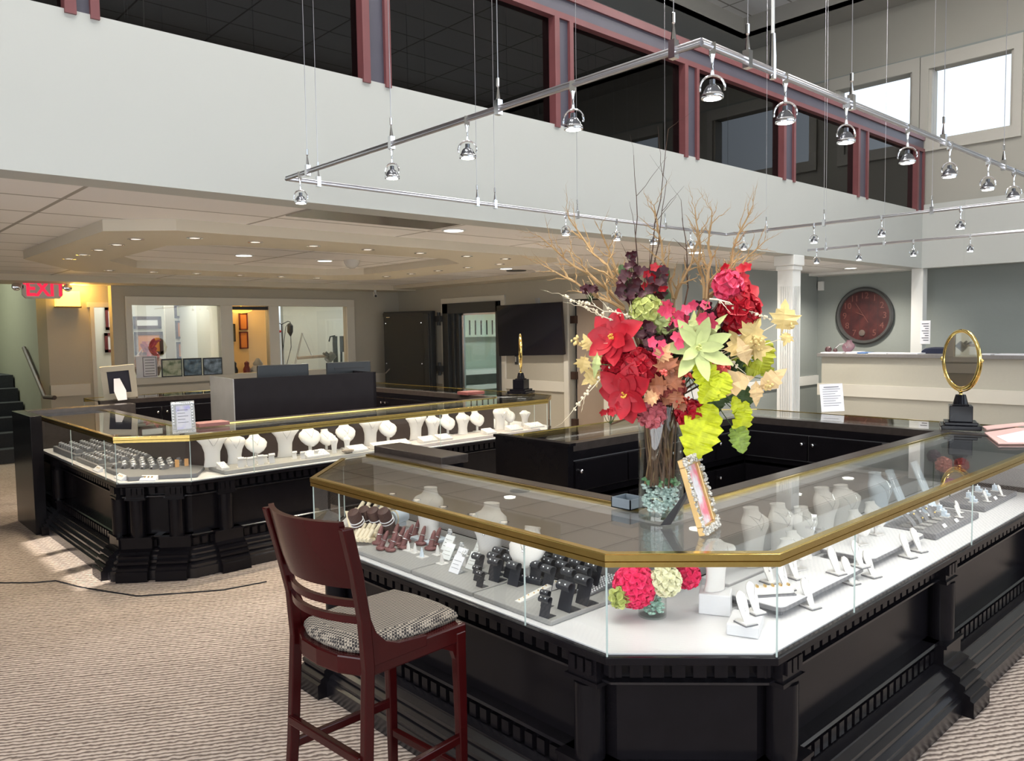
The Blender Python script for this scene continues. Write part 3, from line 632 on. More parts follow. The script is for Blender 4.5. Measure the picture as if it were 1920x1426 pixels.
t = thing('bullet_camera', 'small white bullet camera under the soffit at the back corner', 'camera', onp(703, 530, 1, 11.6)); c = onp(703, 530, 1, 11.6); c.z = 2.42; m = MB(); m.tube([c, c+Vector((0,0,-.03))], .02, 10); m.build('mount', TRIMW, t); m = MB(); m.tube([c+Vector((0,.02,-.04)), c+Vector((-.05,-.09,-.10))], .028, 12); b = m.build('body', TRIMW, t, smooth=.8); m = MB(); m.tube([c+Vector((-.05,-.09,-.10)), c+Vector((-.052,-.094,-.102))], .022, 12); m.build('lens', BLACKP, t)

# ================================================================= DISPLAY PROPS (prototypes at the origin, front towards +x)
def ell(cx, hx, hy, z, n=20, tilt=None): return [Vector((cx+hx*math.cos(2*PI*i/n), hy*math.sin(2*PI*i/n), z)) for i in range(n)]
RA = [(0,0,.040,.062),(.012,0,.038,.058),(.06,0,.033,.052),(.11,.004,.034,.060),(.155,.010,.040,.080),(.178,.008,.040,.088),(.198,-.004,.034,.078),(.212,-.014,.028,.048),(.232,-.020,.025,.034),(.246,-.021,.026,.036),(.247,-.021,.020,.030)]
RB = [(.0,.030,.008,.016),(.02,.026,.020,.048),(.05,.016,.030,.074),(.085,.004,.034,.086),(.112,-.006,.032,.074),(.132,-.014,.027,.046),(.152,-.020,.024,.033),(.166,-.022,.026,.036),(.167,-.022,.02,.03)]
RC = [(0,0,.030,.044),(.05,0,.026,.040),(.14,.004,.028,.048),(.20,.012,.034,.064),(.225,.008,.034,.066),(.245,-.004,.028,.050),(.262,-.012,.024,.033),(.285,-.018,.026,.034),(.286,-.018,.02,.028)]
def front(R, z, y):
    for a, b in zip(R, R[1:]):
        if a[0] <= z <= b[0]+1e-9:
            f = (z-a[0])/max(1e-6, b[0]-a[0]); cx, hx, hy = [a[i]+(b[i]-a[i])*f for i in (1,2,3)]
            return cx+hx*math.sqrt(max(0, 1-min(1, abs(y)/hy)**2))
    return 0
def necklace(R, zt, zb, w, mt, t, M4=Matrix(), r=.0011):
    pts = []
    for i in range(17):
        a = -1+2*i/16; y = w*a*(1-.15*(1-abs(a))); z = zb+(zt-zb)*abs(a)**1.25; pts.append(M4 @ Vector((front(R, z, y)+.0015, y, z)))
    m = MB(); m.tube(pts, r, 4); m.ball(M4 @ Vector((front(R, zb, 0)+.003, 0, zb-.004)), .0045, 6); return m.build('necklace', mt, t, local=True)
def bust(label, R, mt, nl, stand=False, tilt=0, base=None):
    t = thing('necklace_bust', label, 'jewelry bust'); M4 = Matrix.Translation((0,0,.05 if stand else 0)) @ Matrix.Rotation(tilt, 4, 'Y')
    m = MB(); m.loft([[M4 @ p for p in ell(cx, hx, hy, z)] for z, cx, hx, hy in R]); m.build('body', mt, t, local=True, smooth=1.0)
    for zt, zb, w in nl: necklace(R, zt, zb, w, SILV, t, M4)
    if stand:
        m = MB(); m.box(-.035,.03,-.04,.04,0,.008); m.box(-.018,-.006,-.012,.012,.008,.10); m.build('stand', mt, t, local=True, bevel=.002)
    if base:
        m = MB(); m.box(-.055,.06,-.07,.07,-.012,0); m.build('base', base, t, local=True, bevel=.002)
    return Proto(t)
BA = bust('', RA, BUST, [(.20,.13,.040)]); BB = bust('', RB, BUST, [(.128,.07,.036)], True, -.25); BC = bust('', RC, BUST, [(.262,.19,.034),(.255,.235,.036)])
BBL = bust('', RA, BLUEB, [(.20,.13,.040),(.205,.16,.04)])
# pointed-shoulder tall bust seen at the left counter
RD = [(0,-.01,.030,.055),(.05,0,.026,.050),(.10,.004,.026,.052),(.15,.014,.032,.070),(.185,.016,.036,.100),(.20,.008,.032,.096),(.215,-.006,.028,.052),(.228,-.012,.024,.036),(.23,-.012,.02,.03)]
BD = bust('', RD, BUST, [(.205,.14,.04)])
# leaf pendant stand
t = thing('pendant_stand', '', 'pendant stand'); tl = Matrix.Translation((.008,0,.004)) @ Matrix.Rotation(-.42, 4, 'Y')
m = MB(); m.prism([(-.030,-.026),(.032,-.026),(.032,.026),(-.030,.026)], -.0001, .004); m.build('base_plate', GREY, t, local=True)
m = MB(); m.prism([(-.027,-.023),(.029,-.023),(.029,.023),(-.027,.023)], .004, .009); m.build('foot', BUST, t, local=True)
m = MB(); rings = []
for z, w in ((0,.012),(.02,.015),(.05,.0195),(.075,.021),(.09,.018),(.10,.010),(.105,.002)): rings.append([tl @ Vector((dx, dy, z)) for dx, dy in ((-.007,-w*.7),(.003,-w),(.006,0),(.003,w),(-.007,w*.7))])
m.loft(rings); m.build('leaf_plate', BUST, t, local=True, smooth=1)
m = MB(); m.tube([tl @ Vector((.0075, y, z)) for y, z in ((-.015,.092),(-.008,.07),(0,.045),(.008,.07),(.015,.092))], .0008, 4); m.ball(tl @ Vector((.008,0,.041)), .0035, 6); m.build('chain', SILV, t, local=True)
PS = Proto(t)
# curled earring stand
def estand(mt, name, label, st=True):
    t = thing(name, label, 'earring stand'); m = MB()
    pr = [(-.030,0),(.014,0)]+[(.014-.022*i/4, .064*i/4) for i in range(1, 5)]+[(.004+.015*math.cos(a), .066+.013*math.sin(a)) for a in (2.7,2.1,1.5,.9,.3,-.2,-.7)]
    pts = [Vector((x, 0, z)) for x, z in pr]; th = .0016; R = []
    for i, p in enumerate(pts):
        d = (pts[min(i+1, len(pts)-1)]-pts[max(0, i-1)]).normalized(); n = Vector((-d.z, 0, d.x))
        R.append([p+n*s*th/2+Vector((0, y, 0)) for s, y in ((-1,-.024),(1,-.024),(1,.024),(-1,.024))])
    m.loft(R); m.build('folded_card', mt, t, local=True, smooth=.5)
    for y in (-.011, .011):
        m = MB(); m.ball((.0165, y, .0755), .0026, 6); m.build('stud', STONE, t, local=True)
    return Proto(t)
ES = estand(BLKL, 'earring_stand', ''); EW = estand(BUST, 'earring_stand', '')
# finger cone with ring, plum
t = thing('ring_finger', '', 'ring display'); m = MB(); fl = Matrix.Rotation(-.45, 4, 'Y')
m.lathe([(.016,0),(.021,.004),(.021,.010),(.016,.014),(.002,.014)], (0,0,0), 14, sy=1.35); m.build('foot', PLUM, t, local=True, smooth=1)
m = MB(); m.lathe([(.0125,0),(.0115,.03),(.0095,.055),(.006,.072),(.001,.076)], (.0,0,.008), 12, fl); m.build('cone', PLUM, t, local=True, smooth=1)
m = MB(); m.torus(fl @ Vector((0,0,.034))+Vector((0,0,.008)), .0125, .0022, fl, 14, 5); m.build('ring', SILV, t, local=True)
RF = Proto(t)
t = thing('ring_finger', '', 'ring display'); m = MB()
m.tube([(-.0,-.024,.008),(0,.024,.008)], [.009,.009], 10); m.build('foot', CREAM, t, local=True, smooth=1)
m = MB(); m.lathe([(.0085,0),(.0085,.038),(.007,.042),(.001,.044)], (.0,0,.010), 10, Matrix.Rotation(-.7, 4, 'Y')); m.build('post', CREAM, t, local=True, smooth=1)
RE = Proto(t)
# watch cushion
t = thing('watch', '', 'watch on cushion'); m = MB(); N = 10
m.loft([[Vector((.030*math.cos(PI*i/N), y, .030*math.sin(PI*i/N)*1.1)) for i in range(N+1)] for y in (-.020, .020)]); m.build('cushion', GREY, t, local=True, smooth=.7)
m = MB(); m.loft([[Vector((r*math.cos(a), y, r*1.1*math.sin(a))) for r, y in ((.0305,-.009),(.0325,-.009),(.0325,.009),(.0305,.009))] for a in [PI*(i+.2)/(N+.4) for i in range(N+1)]]); m.build('band', SILV, t, local=True, smooth=.7)
m = MB(); m.lathe([(.015,0),(.015,.006),(.011,.008),(.001,.008)], (.010,0,.031), 12, Matrix.Rotation(.35, 4, 'Y')); m.build('dial', mat('dial', (.55,.56,.60), .2, metal=.4, var=.2), t, local=True)
WT = Proto(t)
# stepped slanted tray with stones
def tray(name, label, w, d, h, nx, ny, mt=BUST, st=STONE):
    t = thing(name, label, 'jewelry tray'); m = MB(); m.loft([[Vector((x, y, z)) for x, z in ((d/2,0),(d/2,h*.35),(-d/2,h),(-d/2,0))] for y in (-w/2, w/2)]); m.build('tray', mt, t, local=True, bevel=.002)
    m = MB(); tl = math.atan2(h*.65, d)
    for i in range(nx):
        for j in range(ny):
            f = (j+.5)/ny; m.ball((d/2-d*f, -w/2+w*(i+.5)/nx, h*.35+h*.65*f+.002), .0042, 4)
    o = m.build('rings_in_slots', st, t, local=True); return t
def slab(label, quad, z0, h, mt=GREYL, name='display_platform', bev=.004):
    c = sum((Vector((*q, 0)) for q in quad), Vector())/len(quad); t = thing(name, label, 'platform', (c.x, c.y, z0)); m = MB(); m.prism(quad, z0, z0+h); m.build('platform', mt, t, bevel=bev); return t
DK = DZ+.0005
def inpx(px, z): return (P(px[0], px[1], z).x, P(px[0], px[1], z).y)

# ---------------------------------------------------------------- near counter, left arm
slab('grey leatherette platform at the far end of the near counter left arm', [(1.89,2.72),(2.40,2.72),(2.40,3.18),(1.89,3.18)], DK, .018)
slab('grey leatherette platform in the middle of the near counter left arm', [(1.89,2.308),(2.40,2.308),(2.40,2.712),(1.89,2.712)], DK, .018)
slab('grey leatherette platform under the black earring stands', [(1.89,1.88),(2.40,1.88),(2.40,2.30),(1.89,2.30)], DK, .018)
ZP = DK+.018
c3 = lambda x, y: (820+x/5.647, 960+y/5.647)
tops = [(440,450,.07),(430,575,.05),(460,635,.05),(665,390,.075),(610,445,.075),(620,500,.075),(815,410,.075),(770,470,.075),(820,540,.075),(935,465,.075),(1000,350,.085),(1010,410,.08),(1045,525,.075),(1145,450,.075),(1190,500,.075),(1185,580,.075),(1310,470,.075),(1340,535,.075),(1400,610,.075),(1485,515,.075),(1560,590,.075),(1560,690,.085),(1370,750,.085),(1150,900,.06),(1150,835,.05),(1665,550,.08),(1160,385,.08)]
tops.sort(key=lambda a: a[1])
rows = {}
for x, y, h in tops:
    p = P(*c3(x, y), ZP+h*1.15); s = h/.08
    row = min(4, int((p.x-1.92)/.095)); rows.setdefault(row, []).append((p, s))
RN = ['row nearest the front glass', 'second row from the front glass', 'third row from the front glass', 'fourth row from the front glass', 'row by the back panel']
for r_, lst in rows.items():
    lst.sort(key=lambda q: -q[0].y)
    for i, (p, s) in enumerate(lst): ES.put((min(p.x-.0, 2.37), p.y, ZP+.0008), PI+random.uniform(-.12, .12), 'black curled earring stand, %s, %s from the stool end' % (RN[r_], ORD[i]), 'black earring stands', scale=s*1.25)
c2 = lambda x, y: (600+x/6.4, 920+y/6.4)
pl_ = [(705,695),(820,715),(965,685),(1180,640),(1300,700),(1345,655),(855,610),(1110,545),(1010,610),(1240,600),(910,640),(670,635)]
pl_.sort(key=lambda a: a[0])
for i, (x, y) in enumerate(pl_):
    p = P(*c2(x, y), ZP+.005); RF.put((p.x+.012, p.y, ZP+.0005), PI+random.uniform(-.4, .4), 'plum coloured ring finger with a silver ring, %s from the stool' % ORD[i], 'plum ring fingers', scale=1.1)
for j in range(6):
    for i in range(5 if j else 4):
        u = (i+.5)/5; v = j/5
        xa = 400+(640-400)*u; ya = 575+15*u; xb = 420+(850-420)*u; yb = 330-5*u
        p = P(*c2(xa+(xb-xa)*v, ya+(yb-ya)*v), ZP+.01); RE.put((p.x, p.y, ZP+.001+.0085*j), PI+random.uniform(-.2, .2), 'cream ring post, row %s back from the front glass, %s from the left' % (ORD[j], ORD[i]), 'cream ring posts', scale=1.25)
q = [P(*c2(x, y), ZP) for x, y in ((385,600),(655,600),(880,340),(400,330))]; t = thing('cream_tray', 'cream slanted tray under the cream ring posts', 'tray', tuple(q[0])); m = MB(); hh = (.001,.001,.05,.05); f_ = [m.bm.verts.new((p.x, p.y, ZP)) for p in q]; g_ = [m.bm.verts.new((p.x+(.0 if k < 2 else -.05), p.y, ZP+hh[k])) for k, p in enumerate(q)]; m.bm.faces.new(f_); m.bm.faces.new(g_)
for k in range(4): m.bm.faces.new((f_[k], f_[(k+1)%4], g_[(k+1)%4], g_[k]))
m.build('tray', CREAM, t)
for i, (x, y) in enumerate([(480,240),(600,205),(710,215),(835,225)]):
    p = P(*c2(x, y), ZP+.12); t = thing('bracelet_cylinder', 'dark brown padded cylinder holding white bracelets, %s from the left' % ORD[i], 'bracelet holder', (p.x, p.y, ZP), 0, 'brown bracelet cylinders')
    q = Vector((p.x, p.y, ZP)); ml = Matrix.Translation(q+Vector((0,0,.0285))) @ Matrix.Rotation(-.5, 4, 'Y') @ Matrix.Rotation(.2, 4, 'X')
    m = MB(); m.lathe([(.030,0),(.033,.02),(.033,.10),(.028,.115),(.001,.118)], (0,0,0), 16, ml); m.box(p.x-.03, p.x+.05, p.y-.03, p.y+.03, ZP, ZP+.03); m.build('cylinder', BROWN, t, smooth=.8)
    for k in (.045, .062): m = MB(); m.torus(ml @ Vector((0,0,k)), .0345, .0025, ml.to_3x3().to_4x4(), 20, 5); m.build('bracelet', STONE, t)
def blk(label, px, z, w, d, h, mt=DECK, name='display_riser'):
    p = P(px[0], px[1], z); t = thing(name, label, 'riser', (p.x, p.y, z)); m = MB(); m.box(p.x-d/2, p.x+d/2, p.y-w/2, p.y+w/2, z, z+h); m.build('block', mt, t, bevel=.003); return p
def bustat(B, px, ztop, H, rz, label, group='white busts', s=1, zb=ZP):
    p = P(px[0], px[1], ztop); return B.put((p.x, p.y, zb+.0006), rz, label, None, scale=s)
# white busts of the left arm
def bx(B, px, zb, hb, rz, label, s=1): p = P(px[0], px[1], zb+hb*s); B.put((p.x, p.y, zb+.0006), rz, label, None, scale=s); return p
b1 = (803, 915); b2 = (917, 948); b3 = (985, 980)
p = P(*b1, .945); slab('tall pale riser block under the leftmost big white bust of the near counter', [(p.x-.06,p.y-.08),(p.x+.06,p.y-.08),(p.x+.06,p.y+.08),(p.x-.06,p.y+.08)], ZP, .015, BLUEB, 'display_riser'); BA.put((p.x,p.y,ZP+.0155), PI+.35, 'white neck bust on a pale riser, leftmost in the near counter', scale=.98)
p = P(*b2, .94); BA.put((p.x, p.y, ZP+.0005), PI+.3, 'white shouldered bust in the middle of the near counter left arm', scale=1.05)
p = P(*b3, .925); BB.put((p.x, p.y, ZP+.0005), PI+.3, 'white neck bust right behind the black earring stands', scale=1.0)
p = P(745, 950, ZP+.10); t = thing('bracelet_cylinder', 'pale blue round bracelet display beside the brown cylinders', 'bracelet holder', (p.x, p.y, ZP)); m = MB(); m.tube([(p.x-.03,p.y,ZP+.045),(p.x+.05,p.y,ZP+.055)], [.035,.035], 20); m.box(p.x-.02,p.x+.04,p.y-.02,p.y+.02,ZP,ZP+.02); m.build('cylinder', BLUEB, t, smooth=.8); m = MB(); m.torus((p.x-.02,p.y,ZP+.047), .037, .004, Matrix.Rotation(PI/2,4,'Y'), 24, 6); m.build('bracelet', CREAM, t)
# acrylic and white little stands
for i, (x, y) in enumerate([(1050,720),(1130,745),(1210,800),(1400,770),(1450,880)]):
    p = P(*c2(x, y), ZP); t = thing('pendant_cone', 'small white pointed pendant stand in front of the plum fingers, %s from the left' % ORD[i], 'pendant stand', (p.x, p.y, ZP), 0, 'small white pointed stands')
    m = MB(); m.box(p.x-.012, p.x+.03, p.y-.022, p.y+.022, ZP, ZP+.004); m.build('base', BUST, t); m = MB(); m.lathe([(.014,0),(.010,.02),(.004,.04),(.001,.042)], (p.x+.006, p.y, ZP+.004), 8, sx=.6); m.build('cone', BUST if i != 2 else BLUEB, t)
for i, (x, y) in enumerate([(1500,640),(1500,740),(1650,800),(1600,900),(1800,860),(1880,700),(2000,700)]):
    p = P(*c2(x, y), ZP+.03); t = thing('acrylic_card_stand', 'clear acrylic stand with pale printed card, %s of those between plum fingers and black stands' % ORD[i], 'card stand', (p.x, p.y, ZP), 0, 'clear card stands')
    ml = Matrix.Translation((p.x, p.y, ZP)) @ Matrix.Rotation(PI, 4, 'Z') @ Matrix.Rotation(-.55, 4, 'Y')
    m = MB(); m.box(0, .003, -.032, .032, .0, .075, ml); m.build('panel', PAPER if i in (2,3) else mat('milky_acrylic', (.80,.82,.82), .15, var=.02), t)
    m = MB(); m.box(p.x, p.x+.05, p.y-.032, p.y+.032, ZP, ZP+.003); m.build('foot', ACRY, t)
    m = MB()
    for k in range(3): m.box(.0031, .0036, -.024, .024-.01*(k % 2), .052-.016*k, .0535-.016*k, ml)
    m.build('print', INK if i in (2,3) else SILV, t)
for i, (x, y) in enumerate([(1560,480),(1700,640),(1730,740),(2010,700),(1900,760)]):
    p = P(*c2(x, y), ZP+.06); t = thing('crystal_flower', 'clear crystal flower brooch on a stand, %s from the left' % ORD[i], 'brooch', (p.x, p.y, ZP), 0, 'crystal brooches')
    m = MB()
    for k in range(7): a = k*2*PI/6; m.ball((p.x+.0, p.y+(.011*math.cos(a) if k < 6 else 0), ZP+.055+(.011*math.sin(a) if k < 6 else 0)), .0065, 5)
    m.build('crystals', mat('crystal', (.85,.87,.88), .05, metal=.6, var=.1), t); m = MB(); m.box(p.x-.001, p.x+.02, p.y-.012, p.y+.012, ZP, ZP+.045); m.build('stand', BUST, t)
p0 = P(*c3(850, 955), ZP); p1 = P(*c3(1270, 740), ZP+.02); t = thing('stone_strip', 'white slanted strip set with small stones among the black earring stands', 'ring strip', ((p0.x+p1.x)/2, (p0.y+p1.y)/2, ZP))
d = (p1-p0); L = d.length; a = math.atan2(d.y, d.x); mm = RZ(a, (p0.x, p0.y, ZP)); m = MB(); m.loft([[mm @ Vector((x, y, z)) for x, z in ((0,0),(0,.004),(L,.026),(L,0))] for y in (-.014, .014)]); m.build('strip', BUST, t)
m = MB()
for k in range(9): m.ball(mm @ Vector((L*(k+.5)/9, random.uniform(-.005,.005), .006+.022*(k+.5)/9)), .0028, 5)
m.build('stones', GOLD, t)
p = P(*c3(975, 745), ZP); t = thing('stud_bar', 'low black bar set with a row of white studs', 'ring bar', (p.x, p.y, ZP)); mm = RZ(-1.35, (p.x, p.y, ZP)); m = MB(); m.box(-.06, .06, -.012, .012, 0, .022, mm); m.build('bar', BLKL, t, bevel=.004)
m = MB()
for k in range(7): m.ball(mm @ Vector((-.05+.0167*k, 0, .024)), .003, 5)
m.build('studs', STONE, t)
p = P(1125, 1105, ZP); t = tray('stone_tray', 'long grey tray of closely set stones at the right edge of the black stands', .07, .22, .02, 5, 14, GREY); move(t, (p.x+.02, p.y+.02, ZP+.0005), PI+.1)

# ---------------------------------------------------------------- corner: small vase with hydrangeas, two white blocks
def petal(m, c, n, up, L, W, cup=.25, tip=1, seg=4, wav=0):
    """one curved petal from point c along up, facing n"""
    n = Vector(n).normalized(); up = (Vector(up)-n*Vector(up).dot(n)).normalized(); sd = up.cross(n); rows = []
    for i in range(seg+1):
        f = i/seg; w = W*(math.sin(PI*min(.97, .12+.8*f)))**(.7 if tip else .45)*.5
        if tip and f > .75: w *= 1-(f-.75)*3.2
        if not tip and i == seg: w *= .55
        o = up*(L*f)+n*(L*cup*f*f)
        if wav: o += n*random.uniform(-wav, wav)*L
        rows.append([c+o+sd*(-w)+n*(w*.25), c+o, c+o+sd*w+n*(w*.25)])
    m.loft(rows, caps=False, closed=False)
def rnd(v=1): return Vector((random.gauss(0,1), random.gauss(0,1), random.gauss(0,1))).normalized()*v
def leafM(name, c, rough=.55, var=.25, scale=25, spec=.4):
    mt = mat(name, c, rough, var=var, scale=scale); return mt
HOT = leafM('hot_pink_petal', (.78,.02,.12)); CRIM = leafM('crimson_petal', (.42,.003,.016), var=.45); BURG = leafM('burgundy_petal', (.045,.002,.009), var=.4); IVORY = leafM('ivory_petal', (.78,.76,.52)); SAGE = leafM('sage_petal', (.48,.52,.16)); PALEG = leafM('pale_green_leaf', (.44,.50,.20)); LIME = leafM('lime_leaf', (.52,.58,.012), var=.55, scale=45); DGRN = leafM('dark_green_leaf', (.055,.10,.03)); GOLDL = leafM('gold_leaf', (.66,.50,.20)); RUST = leafM('rust_leaf', (.34,.12,.055)); CORAL = leafM('coral_petal', (.62,.10,.08)); PINKF = leafM('pink_petal', (.72,.06,.14)); BERRY = leafM('red_berry', (.45,.04,.025), .25); TWIG = mat('golden_twig', (.40,.255,.115), .7, var=.3, scale=30); TWIGD = mat('dark_twig', (.075,.04,.025), .8, var=.3, scale=30); STEMB = mat('brown_stem', (.11,.055,.03), .7, var=.4, scale=40); STEMT = mat('tan_stem', (.30,.19,.10), .7, var=.4, scale=40); BEAD = mat('white_beads', (.75,.68,.50), .5, var=.1); SALM = leafM('salmon_petal', (.80,.30,.25))
def ballflower(m, c, R, n, L, W, face=None, cup=.35):
    for i in range(n):
        z = 1-2*(i+.5)/n; a = i*2.39996; q = Vector((math.sqrt(1-z*z)*math.cos(a), math.sqrt(1-z*z)*math.sin(a), z))
        if face is not None and q.dot(face) < -.25: continue
        b = q.cross(rnd()).normalized()
        for k in range(4): 
            u = Matrix.Rotation(k*PI/2+random.random()*.3, 3, q) @ b; petal(m, c+q*R, q, u, L, W, cup, 0, 3, .04)
TOC = (EYE-Vector((2.3, 1.7, 1.5))).normalized()
p = P(1222, 1160, DK); t = thing('glass_tumbler', 'short clear glass tumbler of green glass pebbles in the corner of the near case', 'vase', (p.x+.03, p.y+.02, DK)); vc = Vector((p.x+.03, p.y+.02, DK+.001))
m = MB(); m.lathe([(.050,0),(.052,.10),(.049,.10),(.047,.006),(.001,.006)], vc, 28); m.build('glass', VASEG, t, smooth=.8)
PEB = mat('green_pebble', (.30,.52,.42), .08, var=.35, scale=70); m = MB()
for i in range(130): a = random.random()*6.28; r = .038*math.sqrt(random.random()); m.ball(vc+Vector((r*math.cos(a), r*math.sin(a), .012+.072*random.random())), random.uniform(.006,.009), 4, .6)
tag(m.build('glass_pebbles', PEB, t), kind='stuff')
def bloom(name, label, px, z, R, n, L, W, mt, cat='flower', grp=None, dd=0, stem=None):
    c = P(px[0], px[1], z) if dd == 0 else dd; t = thing(name, label, cat, (c.x, c.y, c.z-R), 0, grp); m = MB(); ballflower(m, c, R, n, L, W, TOC); m.build('petals', mt, t)
    m = MB(); m.tube([c, (c+vc)/2+Vector((0,0,.03)), vc+Vector((0,0,.03))] if stem is None else [c, stem], .0022, 5); m.build('stem', DGRN, t); return c
bloom('hydrangea', 'large hot pink hydrangea head hanging left of the glass tumbler', (1190,1098), .785, .062, 90, .032, .036, HOT)
bloom('hydrangea', 'smaller hot pink hydrangea head right behind the ivory bloom', (1288,1078), .80, .036, 34, .026, .03, HOT)
bloom('peony', 'ivory peony head in the middle of the small case bouquet', (1248,1088), .81, .042, 56, .028, .03, IVORY)
bloom('hydrangea', 'pale yellow green hydrangea head drooping at far left of the small bouquet', (1163,1118), .76, .022, 18, .03, .03, SAGE)
slab('tall white square block beside the small flower bouquet', [(2.35,1.59),(2.40,1.49),(2.49,1.54),(2.44,1.64)], DK, .075, DECK, 'display_riser')
BD.put((2.42, 1.565, DK+.0755), -PI*.6, 'white bust on the tall white block in the case corner', scale=.80)
slab('low white square block at the front glass of the case corner', [(2.25,1.414),(2.29,1.318),(2.425,1.375),(2.385,1.47)], DK, .04, DECK, 'display_riser')
zz = DK+.0405; p = P(1398,1168,zz); PS.put((p.x, p.y, zz), -1.9, 'leaf shaped pendant stand in front on the low white block'); p = P(1416,1148,zz); PS.put((p.x, p.y, zz), -1.9, 'leaf shaped pendant stand behind the other on the low white block')

# ---------------------------------------------------------------- near counter, right arm
def rtable(label, x0, x1, y0, y1, h=.045):
    t = thing('display_table', label, 'display table', ((x0+x1)/2, (y0+y1)/2, DK)); r = .03; pts = []
    for cx, cy, a0 in ((x1-r,y1-r,0),(x0+r,y1-r,PI/2),(x0+r,y0+r,PI),(x1-r,y0+r,1.5*PI)):
        for k in range(5): a = a0+k*PI/8; pts.append((cx+r*math.cos(a), cy+r*math.sin(a)))
    m = MB(); m.prism(pts, DK+h-.018, DK+h); m.build('tabletop', DECK, t, bevel=.002); m = MB(); m.prism([((x-(x0+x1)/2)*1.012+(x0+x1)/2, (y-(y0+y1)/2)*1.02+(y0+y1)/2) for x, y in pts], DK+h-.017, DK+h-.004); m.build('edge_band', GREY, t)
    for sx in (x0+.05, x1-.05):
        for sy in (y0+.04, y1-.04): m = MB(); m.lathe([(.016,0),(.016,h-.0185)], (sx, sy, DK), 12); m.build('leg', GREY, t)
    return DK+h
q0 = P(1465, 1138, DK+.045)
zt1 = rtable('first round cornered white display table from the case corner', 2.50, 3.17, 1.35, 1.60)
zt2 = rtable('second round cornered white display table, beside the first', 3.30, 3.87, 1.37, 1.61)
slab('long white shelf board behind the display tables against the case back', [(2.62,1.635),(3.9,1.635),(3.9,1.76),(2.62,1.76)], DK, .035, DECK, 'display_step')
for B, px, zt_, zb, s, lb in ((BC,(1413,955),.945,DK+.036,.82,'tall white bust with dark neck ring, nearest the picture frame'),(BC,(1463,948),.945,DK+.036,.82,'second tall white bust behind the display tables'),(BC,(1507,955),.925,DK+.036,.76,'third tall white bust behind the display tables'),(BC,(1546,918),.955,DK+.036,.86,'fourth and tallest white bust behind the display tables'),(BA,(1583,900),.955,DK+.036,.86,'white bust leaning with wide chain, right of the tallest'),(BA,(1478,1010),.86,zt1,.55,'small white bust low on the first display table')):
    p = P(px[0], px[1], zt_); B.put((p.x, min(p.y, 1.70), zb+.0006), -PI/2-.3, lb, scale=(s*1.2, s*1.28, s*1.04))
for px, zb, lb in (((1519,1138),DK,'leaf pendant stand on the bare deck in front of the first table'),((1594,1093),DK,'leaf pendant stand on the deck between the two tables, left one'),((1634,1080),DK,'leaf pendant stand on the deck between the two tables, right one'),((1702,1044),DK,'leaf pendant stand in front of the second table, left of a pair'),((1722,1033),DK,'leaf pendant stand in front of the second table, right of a pair'),
                   ((1443,1092),zt1,'leaf pendant stand on the first table, left end'),((1472,1105),zt1,'leaf pendant stand on the first table behind the corner seam'),((1490,1083),zt1,'leaf pendant stand on the first table, middle'),((1612,1062),zt1,'leaf pendant stand on the first table, right end'),((1568,1075),zt1,'leaf pendant stand behind the deck pair')):
    p = P(px[0], px[1], zb); PS.put((p.x, p.y, zb+.0006), -PI/2-.25, lb, scale=1.0)
p = P(1550,1060,zt1); BB.put((2.95,1.52,zt1+.0005), -PI/2-.3, 'round white neck bust on the right end of the first table', scale=.72)
BB.put((3.48,1.50,zt2+.0005), -PI/2-.3, 'round white neck bust on the left of the second table', scale=.72); BB.put((3.7,1.52,zt2+.0005), -PI/2-.3, 'round white neck bust on the right of the second table', scale=.72)
t = thing('bracelet_bar', 'white padded bar with gold clip bracelets on the first display table', 'bracelet bar', (2.38, 1.44, zt1)); mm = RZ(-.62, (2.60, 1.44, zt1)); m = MB(); m.box(-.075, .075, -.02, .02, .006, .032, mm); m.build('bar', BUST, t, bevel=.006); m = MB(); m.box(-.08,.08,-.024,.024,0,.006,mm); m.build('base', GREY, t)
for k in range(5): m = MB(); m.box(-.06+.03*k-.003, -.06+.03*k+.003, -.008, .008, .032, .040, mm); m.build('clip', GOLD, t)
zg = DK+.0305
slab('mid grey leatherette platform with curved pendant ramps', [(3.95,1.35),(4.56,1.35),(4.56,1.60),(3.95,1.60)], DK, .03, GREY); slab('right hand grey leatherette platform near the flowers in the case', [(4.72,1.37),(5.30,1.37),(5.30,1.60),(4.72,1.60)], DK, .03, GREY)
for i, x in enumerate((4.01, 4.09, 4.17, 4.25)):
    t = thing('pendant_ramp', 'grey curved ramp holding pendants, %s from the left on the mid grey platform' % ORD[i], 'pendant ramp', (x, 1.47, zg), 0, 'grey pendant ramps'); m = MB(); R = []
    for k in range(8): a = k/7*1.35; cx = .07*math.sin(a); R.append([Vector((x+w, 1.44+.075-.085*math.cos(a)*-1*0+(.06-.095*(1-math.cos(a))*0)-.11*math.sin(a), zg+.078*math.cos(a)+th-.010)) for w, th in ((-.02,0),(.02,0),(.02,.003),(-.02,.003))])
    m.loft(R); m.build('ramp', GREY, t); m = MB(); m.box(x-.022, x+.022, 1.47-.05, 1.47+.06, zg, zg+.006); m.build('base', GREYL, t)
    for k in (2, 4): a = k/7*1.35; m = MB(); m.ball((x+(-.006 if k == 2 else .007), 1.515-.11*math.sin(a)-.003, zg+.078*math.cos(a)-.004), .0048, 6); m.build('pendant', STONE if i % 2 else GOLD, t)
